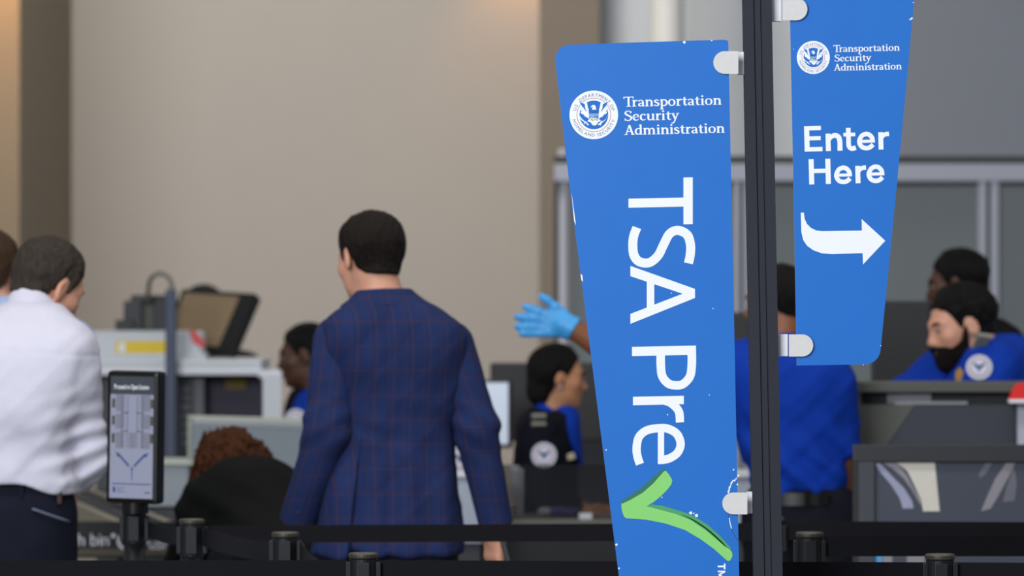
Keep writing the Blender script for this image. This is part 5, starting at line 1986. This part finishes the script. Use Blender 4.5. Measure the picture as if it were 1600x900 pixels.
# tilted monitor with tan screen
zs = float(W(0, 562, 23.5).z)
u = Unit('monitor', 326, 23.85, 'tilted black monitor with a blank tan screen on the white shelf', 'monitor', z=zs)
Rm = frame_from((0.80, -0.59, -0.05), (0.40, 0.36, 0.86))
c = W(327, 505, 24.03) - u.o
bm = bmesh.new(); add_box(bm, c, (0.40, 0.05, 0.29), Rm, 0.006)
link('case', bm_mesh('case', bm), m_black2, u.root)
sgn = -1 if (Rm @ Vector((0, 1, 0))).y > 0 else 1
bm = bmesh.new(); add_box(bm, c + Rm @ Vector((-0.025, sgn * 0.0255, 0)), (0.30, 0.004, 0.245), Rm)
link('screen', bm_mesh('screen', bm), mat('tan_screen', srgb(142, 122, 94), 0.5, var=0.05, scale=5), u.root)
bm = bmesh.new(); add_cyl(bm, c + Vector((0, 0.06, -0.02)), Vector((c.x, c.y + 0.06, 0.012)), 0.02)
link('stand', bm_mesh('stand', bm), m_black2, u.root)
bm = bmesh.new(); add_box(bm, (c.x, c.y + 0.05, 0.014), (0.2, 0.14, 0.014), None, 0.004)
link('foot', bm_mesh('foot', bm), m_black2, u.root)

u = Unit('monitor', 225, 23.85, 'black stepped back of a monitor left of the slate post', 'monitor', z=zs)
u.b('case', 204, 268, 461, 520, 23.94, 0.06, m_black2, bevel=0.008)
u.b('back_housing', 193, 222, 470, 520, 23.89, 0.08, mat('blue_black_plastic', srgb(34, 36, 46), 0.5), bevel=0.006)
u.b('back_housing', 180, 210, 500, 518, 23.87, 0.08, m_black2, bevel=0.004)
u.b('connector_panel', 218, 240, 476, 515, 23.925, 0.02, mat('grey_green_panel', srgb(74, 78, 68), 0.6))
u.b('plug', 224, 240, 462, 474, 23.91, 0.03, m_black2, bevel=0.004)
u.b('stand', 228, 246, 515, 558, 23.95, 0.04, m_black2)
u.b('foot', 212, 262, 553, 558, 23.87, 0.18, m_black2)
u = Unit('cable_post', 266, 23.42, 'slate blue upright post with a grey cable looped over its top', 'post')
u.b('upright', 258, 275, 452, 900, 23.40, 0.05, m_slate, bevel=0.006, floor=True)
bm = bmesh.new()
add_tube(bm, [W(x, y, Y) - u.o for x, y, Y in crom([(232, 470, 23.9), (232, 452, 23.8), (236, 436, 23.5), (246, 428, 23.46), (257, 429, 23.44), (266, 438, 23.43), (270, 455, 23.43)], 6)], 0.0095, 10)
link('cable', bm_mesh('cable', bm, True), mat('grey_cable', srgb(118, 114, 108), 0.6), u.root)

# roller table with three bright rails, its end fascia lettered
u = Unit('roller_table', 190, 21.2, 'low dark roller table with three pale rails behind the screen post', 'table')
ZR = 0.80
far, near = 22.9, 19.3
dirx = -0.16
railx = lambda x20, Y: x20 + (Y - 20.4) * dirx


def strip(name, x0, x1, z0, z1, m, y0=near, y1=far):
    bm = bmesh.new()
    lo = [Vector((railx(x0, y0), y0, z0)), Vector((railx(x1, y0), y0, z0)), Vector((railx(x1, y1), y1, z0)), Vector((railx(x0, y1), y1, z0))]
    add_prism(bm, [v - u.o for v in lo], Vector((0, 0, z1 - z0)))
    return link(name, bm_mesh(name, bm), m, u.root)


for x in (-1.49, -1.32, -1.085):
    strip('rail', x - 0.014, x + 0.014, ZR - 0.06, ZR, m_steel)
strip('bed', -1.476, -1.334, ZR - 0.05, ZR - 0.03, m_dgrey)
strip('bed', -1.306, -1.099, ZR - 0.05, ZR - 0.03, m_dgrey)
for xa, xb in ((-1.476, -1.334), (-1.306, -1.099)):
    for k in range(24):
        Y = near + 0.08 + k * 0.148
        bm = bmesh.new()
        add_cyl(bm, Vector((railx(xa, Y), Y, ZR - 0.022)) - u.o, Vector((railx(xb, Y), Y, ZR - 0.022)) - u.o, 0.018, n=10)
        link('roller', bm_mesh('roller', bm, True), m_dgrey, u.root)
for x in (-1.49, -1.085):
    for Y in (near + 0.1, far - 0.1):
        bm = bmesh.new()
        add_box(bm, Vector((railx(x, Y), Y, (ZR - 0.06) / 2)) - u.o, (0.03, 0.03, ZR - 0.06))
        link('leg', bm_mesh('leg', bm), m_dgrey, u.root)
fa = u.b('fascia', 40, 300, 815, 872, near - 0.05, 0.03, mat('fascia_black', srgb(20, 21, 27), 0.5))
u.b('fascia_strip', 118, 300, 858, 868, near - 0.056, 0.006, mat('fascia_tan', srgb(84, 78, 66), 0.6))
bm = bmesh.new()
TF = lambda x0, y0, sz: (lambda x, y: W(x0 + x * sz, y0 - y * sz, near - 0.053) - u.o)
sz = 27.5
w0 = sans_len('Pus ') * sz
wl = sans_len('h bin') * sz
sans_text(bm, 'Push bin', TF(170 - sans_len('Push bin') * sz, 852.5, sz))
sans_text(bm, 'Push', TF(266 - sans_len('Push') * sz, 858, sz))
disc(bm, 196, 846, 13, lambda x, y: W(x, y, near - 0.053) - u.o, 24, 9)
disc(bm, 177, 837, 3.5, lambda x, y: W(x, y, near - 0.053) - u.o, 14)
o = link('fascia_lettering', bm_mesh('fascia_lettering', bm), m_offw, fa)
o['kind'] = 'stuff'
o['label'] = 'white words Push bin'


def tray(label, c, w, d, h, R, name='security_tray'):
    t = empty(name, c, label, 'tray', 'grey security trays')
    def bx(nm, cc, ss, m, bv=0.004):
        bm = bmesh.new(); add_box(bm, R @ Vector(cc), ss, R, bv)
        link(nm, bm_mesh(nm, bm), m, t)
    bx('base', (0, 0, 0.004), (w, d, 0.008), m_tray)
    for s in (-1, 1):
        bx('side_wall', (s * (w / 2 - 0.004), 0, h / 2), (0.008, d, h), m_tray)
        bx('end_wall', (0, s * (d / 2 - 0.004), h / 2), (w, 0.008, h), m_tray)
        bx('rim', (s * (w / 2 + 0.004), 0, h), (0.024, d + 0.03, 0.014), m_trim)
        bx('rim', (0, s * (d / 2 + 0.004), h), (w + 0.03, 0.024, 0.014), m_trim)
    return t


TY = 20.75
u = Unit('divest_table', 395, TY, 'plain grey table that holds the tilted tray behind the auburn hair', 'table')
u.b('top', 318, 560, 752, 764, TY - 0.15, 0.7, m_tray, bevel=0.004)
for x in (330, 545):
    for Y in (TY - 0.1, TY + 0.45):
        u.b('leg', x, x + 10, 764, 900, Y, 0.03, m_dgrey, floor=True)
ct = W(388, 705, TY + 0.06)
tray('grey tray tipped up on the table behind the auburn hair', ct, 0.42, 0.19, 0.06, Matrix.Rotation(math.radians(1.5), 3, 'Y') @ Matrix.Rotation(math.radians(-72), 3, 'X'))
cb = W(286, 0, 20.7)
tray('grey tray lying on the rollers right of the screen', Vector((cb.x - 0.10, 20.95, ZR + 0.001)), 0.24, 0.42, 0.16, Matrix.Identity(3))

# desk of the woman officer: counter, smoked guard, screens
u = Unit('service_desk', 850, 19.6, 'dark desk with a smoked guard panel in front of the woman officer', 'desk')
u.b('counter_top', 742, 990, 812, 820, 19.35, 0.5, mat('counter_edge', srgb(104, 102, 94), 0.5))
u.b('front', 748, 985, 820, 900, 19.40, 0.04, m_black2, floor=True)
u.b('side', 748, 756, 820, 900, 19.44, 0.4, m_black2, floor=True)
u.b('side', 977, 985, 820, 900, 19.44, 0.4, m_black2, floor=True)
gm = mat('smoked_acrylic', srgb(30, 30, 36), 0.12, var=0.0, alpha=0.45)
u.b('guard_panel', 744, 985, 726, 811, 19.42, 0.006, gm)
u.b('guard_clip', 905, 925, 802, 812, 19.40, 0.03, m_lgrey)
u = Unit('document_stack', 808, 19.5, 'upright white papers behind the smoked guard panel', 'papers', z=float(W(0, 812, 19.35).z))
for k, (a, b_) in enumerate(((799, 810), (803, 814), (807, 818))):
    u.b('sheet', a, b_, 727 + k * 3, 806, 19.50 + k * 0.015, 0.006, m_offw)
u = Unit('cloth_bundle', 880, 19.6, 'small purple cloth lying behind the smoked guard panel', 'cloth', z=float(W(0, 812, 19.35).z))
me = net_mesh('cloth', lambda P: ell(P, (0, 0, 0.014), (0.06, 0.04, 0.022)) + 0.008 * wob(P, 60, 3), (-0.09, -0.07, -0.001), (0.09, 0.07, 0.05), 0.006)
link('fold', me, mat('purple_cloth', srgb(84, 70, 140), 0.8), u.root)
me = net_mesh('cloth', lambda P: ell(P, (-0.06, 0.0, 0.012), (0.03, 0.03, 0.02)) + 0.006 * wob(P, 80, 5), (-0.11, -0.06, -0.001), (0.0, 0.06, 0.05), 0.006)
link('lining', me, mat('pale_cloth', srgb(180, 176, 190), 0.8), u.root)


def floor_monitor(label, x0, x1, y0, y1, Y, screen=None, sx=None, yaw=0.0):
    u = Unit('monitor', (x0 + x1) / 2, Y, label, 'monitor')
    u.b('case', x0, x1, y0, y1, Y, 0.05, m_black2, bevel=0.008)
    u.b('back_housing', x0 + (x1 - x0) * .25, x1 - (x1 - x0) * .25, y0 + (y1 - y0) * .25, y1 - 4, Y + 0.05, 0.04, m_black2, bevel=0.01)
    if screen:
        u.b('screen', sx[0], sx[1], sx[2], sx[3], Y - 0.003, 0.004, screen)
    xm = (x0 + x1) / 2
    u.b('stand', xm - 7, xm + 7, y1 - 6, 900, Y + 0.055, 0.05, m_black2, floor=True)
    p = W(xm, 0, Y)
    bm = bmesh.new(); add_lathe(bm, Vector((p.x, Y + 0.08, 0)) - u.o, [(0.2, 0), (0.2, 0.012), (0.03, 0.03)], 24)
    link('foot_plate', bm_mesh('foot_plate', bm), m_black2, u.root)


floor_monitor('dark monitor behind the woman officer', 766, 945, 567, 690, 22.2)
floor_monitor('bright pale screen right of the blue blazer arm', 735, 801, 594, 700, 21.6, mat('screen_lit', srgb(186, 196, 212), 0.4, var=0.03, scale=3, emit=True, estr=0.35), (739, 794, 598, 694))
floor_monitor('black monitor left of the bearded officer', 1362, 1455, 470, 640, 19.75)
floor_monitor('black monitor between the large sign and the pole', 1078, 1173, 488, 585, 20.4)
u = Unit('side_panel', 925, 23.0, 'dark grey screen panel between the woman officer and the large sign', 'panel')
u.b('panel', 894, 1130, 598, 900, 23.0, 0.04, mat('charcoal_panel', srgb(66, 68, 74), 0.7), floor=True)
u = Unit('storage_tub', 734, 19.1, 'pale plastic tub beside the blazer arm under the sleeve patch', 'tub')
u.b('body', 712, 754, 742, 850, 19.0, 0.25, mat('pale_tub', srgb(172, 180, 196), 0.5), bevel=0.01)
u.b('stand', 716, 750, 850, 900, 19.03, 0.2, m_dgrey, floor=True)
u.b('lid', 708, 757, 738, 746, 18.98, 0.29, m_offw, bevel=0.004)
u = Unit('storage_tub', 1160, 19.2, 'pale tub showing between the large sign and the pole', 'tub')
u.b('body', 1130, 1192, 742, 830, 19.0, 0.3, MATS['pale_tub'], bevel=0.01)
u.b('stand', 1140, 1185, 830, 900, 19.05, 0.2, m_dgrey, floor=True)
u.b('lid', 1128, 1194, 738, 746, 18.98, 0.34, m_offw, bevel=0.004)

# podium of the bearded officer
u = Unit('podium', 1490, 18.35, 'grey podium with a dark recess in front of the bearded officer', 'podium')
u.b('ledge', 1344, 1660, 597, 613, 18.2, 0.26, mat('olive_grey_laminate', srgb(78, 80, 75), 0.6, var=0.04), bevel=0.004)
u.b('recess', 1346, 1660, 613, 632, 18.26, 0.18, mat('recess_dark', srgb(34, 35, 37), 0.7))
u.b('label_plate', 1386, 1455, 613, 631, 18.245, 0.015, mat('plate_grey', srgb(112, 114, 120), 0.5))
u.b('bright_edge', 1398, 1512, 627, 632, 18.235, 0.02, mat('edge_pale', srgb(146, 148, 148), 0.4))
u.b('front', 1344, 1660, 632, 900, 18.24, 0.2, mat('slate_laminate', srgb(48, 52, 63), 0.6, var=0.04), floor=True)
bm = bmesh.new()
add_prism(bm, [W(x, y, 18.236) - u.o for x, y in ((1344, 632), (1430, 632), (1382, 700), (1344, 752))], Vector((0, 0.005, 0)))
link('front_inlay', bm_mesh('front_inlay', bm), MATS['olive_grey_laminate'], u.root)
u.b('corner_post', 1590, 1604, 630, 900, 18.19, 0.05, mat('pale_post', srgb(168, 172, 186), 0.5), floor=True)
u.b('black_strip', 1585, 1590, 632, 900, 18.23, 0.02, m_black2, floor=True)  # narrow black strip along the pale corner post
u = Unit('stop_button', 1596, 18.18, 'bright red button housing at the right end of the podium', 'button', z=float(W(0, 630, 18.2).z))
bm = bmesh.new()
add_prism(bm, [W(x, y, 18.13) - u.o for x, y in ((1578, 622), (1584, 606), (1594, 598), (1612, 598), (1616, 630), (1578, 630))], Vector((0, 0.055, 0)))
link('cap', bm_mesh('cap', bm), mat('signal_red', srgb(226, 30, 26), 0.4), u.root)
u.b('collar', 1577, 1616, 624, 630, 18.125, 0.065, m_offw, bevel=0.002)

# framed poster on the queue line
PYY = 16.7
u = Unit('poster_frame', 1480, PYY, 'dark framed poster with pale diagonal bands below the podium', 'poster')
m_fr = mat('frame_charcoal', srgb(38, 39, 45), 0.5, var=0.05)
m_fr2 = mat('frame_grey', srgb(56, 60, 68), 0.5, var=0.05)
u.b('top_bar', 1333, 1660, 695, 722, PYY - 0.02, 0.04, m_fr, bevel=0.003)
u.b('stile', 1342, 1367, 722, 940, PYY - 0.02, 0.04, m_fr2, bevel=0.003)
u.b('edge', 1333, 1342, 722, 940, PYY - 0.02, 0.04, m_black2)
u.b('bottom_bar', 1333, 1660, 905, 940, PYY - 0.02, 0.04, m_fr, bevel=0.003)
pr = u.b('poster', 1367, 1660, 722, 905, PYY - 0.002, 0.006, mat('poster_slate', srgb(66, 71, 84), 0.35, var=0.06, scale=6))
for x in (1338, 1640):
    u.b('leg', x, x + 14, 940, 960, PYY - 0.015, 0.03, m_fr, floor=True)
    u.b('foot', x - 4, x + 18, 1318, 1339, PYY - 0.2, 0.4, m_fr)


def band(name, m, pts, d):
    bm = bmesh.new()
    poly(bm, pts, lambda x, y: W(x, y, PYY - 0.003 - d) - u.o)
    link(name, bm_mesh(name, bm), m, pr)


q = lambda L: [(1320 + a / 4.089, 680 + b / 4.089) for a, b in L]
m_b1 = mat('poster_cream', srgb(206, 202, 190), 0.5, var=0.08, scale=30)
m_b2 = mat('poster_lilac', srgb(150, 152, 178), 0.5, var=0.1, scale=20)
m_b3 = mat('poster_mauve', srgb(136, 132, 140), 0.5, var=0.1, scale=20)
band('pale_band', m_b2, q([(190, 178), (225, 178), (300, 260), (380, 340), (430, 420), (440, 468), (370, 468), (350, 400), (290, 310), (230, 240)]), 0.0004)
band('pale_band', m_b3, q([(240, 174), (330, 174), (400, 260), (440, 340), (500, 440), (480, 440), (430, 350), (370, 270), (300, 210)]), 0.0006)
band('cream_band', m_b1, q([(330, 174), (575, 174), (606, 486), (500, 486), (490, 420), (440, 310), (400, 230)]), 0.0008)
band('pale_band', m_b3, q([(1030, 178), (1088, 178), (1050, 260), (980, 390), (930, 470), (870, 486), (910, 390), (960, 280)]), 0.0004)
band('pale_band', mat('poster_dim', srgb(98, 100, 110), 0.5), q([(900, 178), (945, 178), (900, 250), (860, 280), (860, 240)]), 0.0004)
band('pale_band', MATS['poster_dim'], q([(1080, 200), (1100, 300), (1085, 420), (1010, 430), (1030, 340)]), 0.0004)
band('blue_patch', mat('poster_blue', srgb(80, 160, 220), 0.5), [(1367, 862), (1378, 862), (1378, 880), (1367, 880)], 0.0004)
band('pale_patch', m_b3, [(1379, 862), (1394, 862), (1394, 880), (1379, 880)], 0.0004)
band('pale_patch', m_b3, [(1417, 862), (1445, 862), (1445, 880), (1417, 880)], 0.0004)
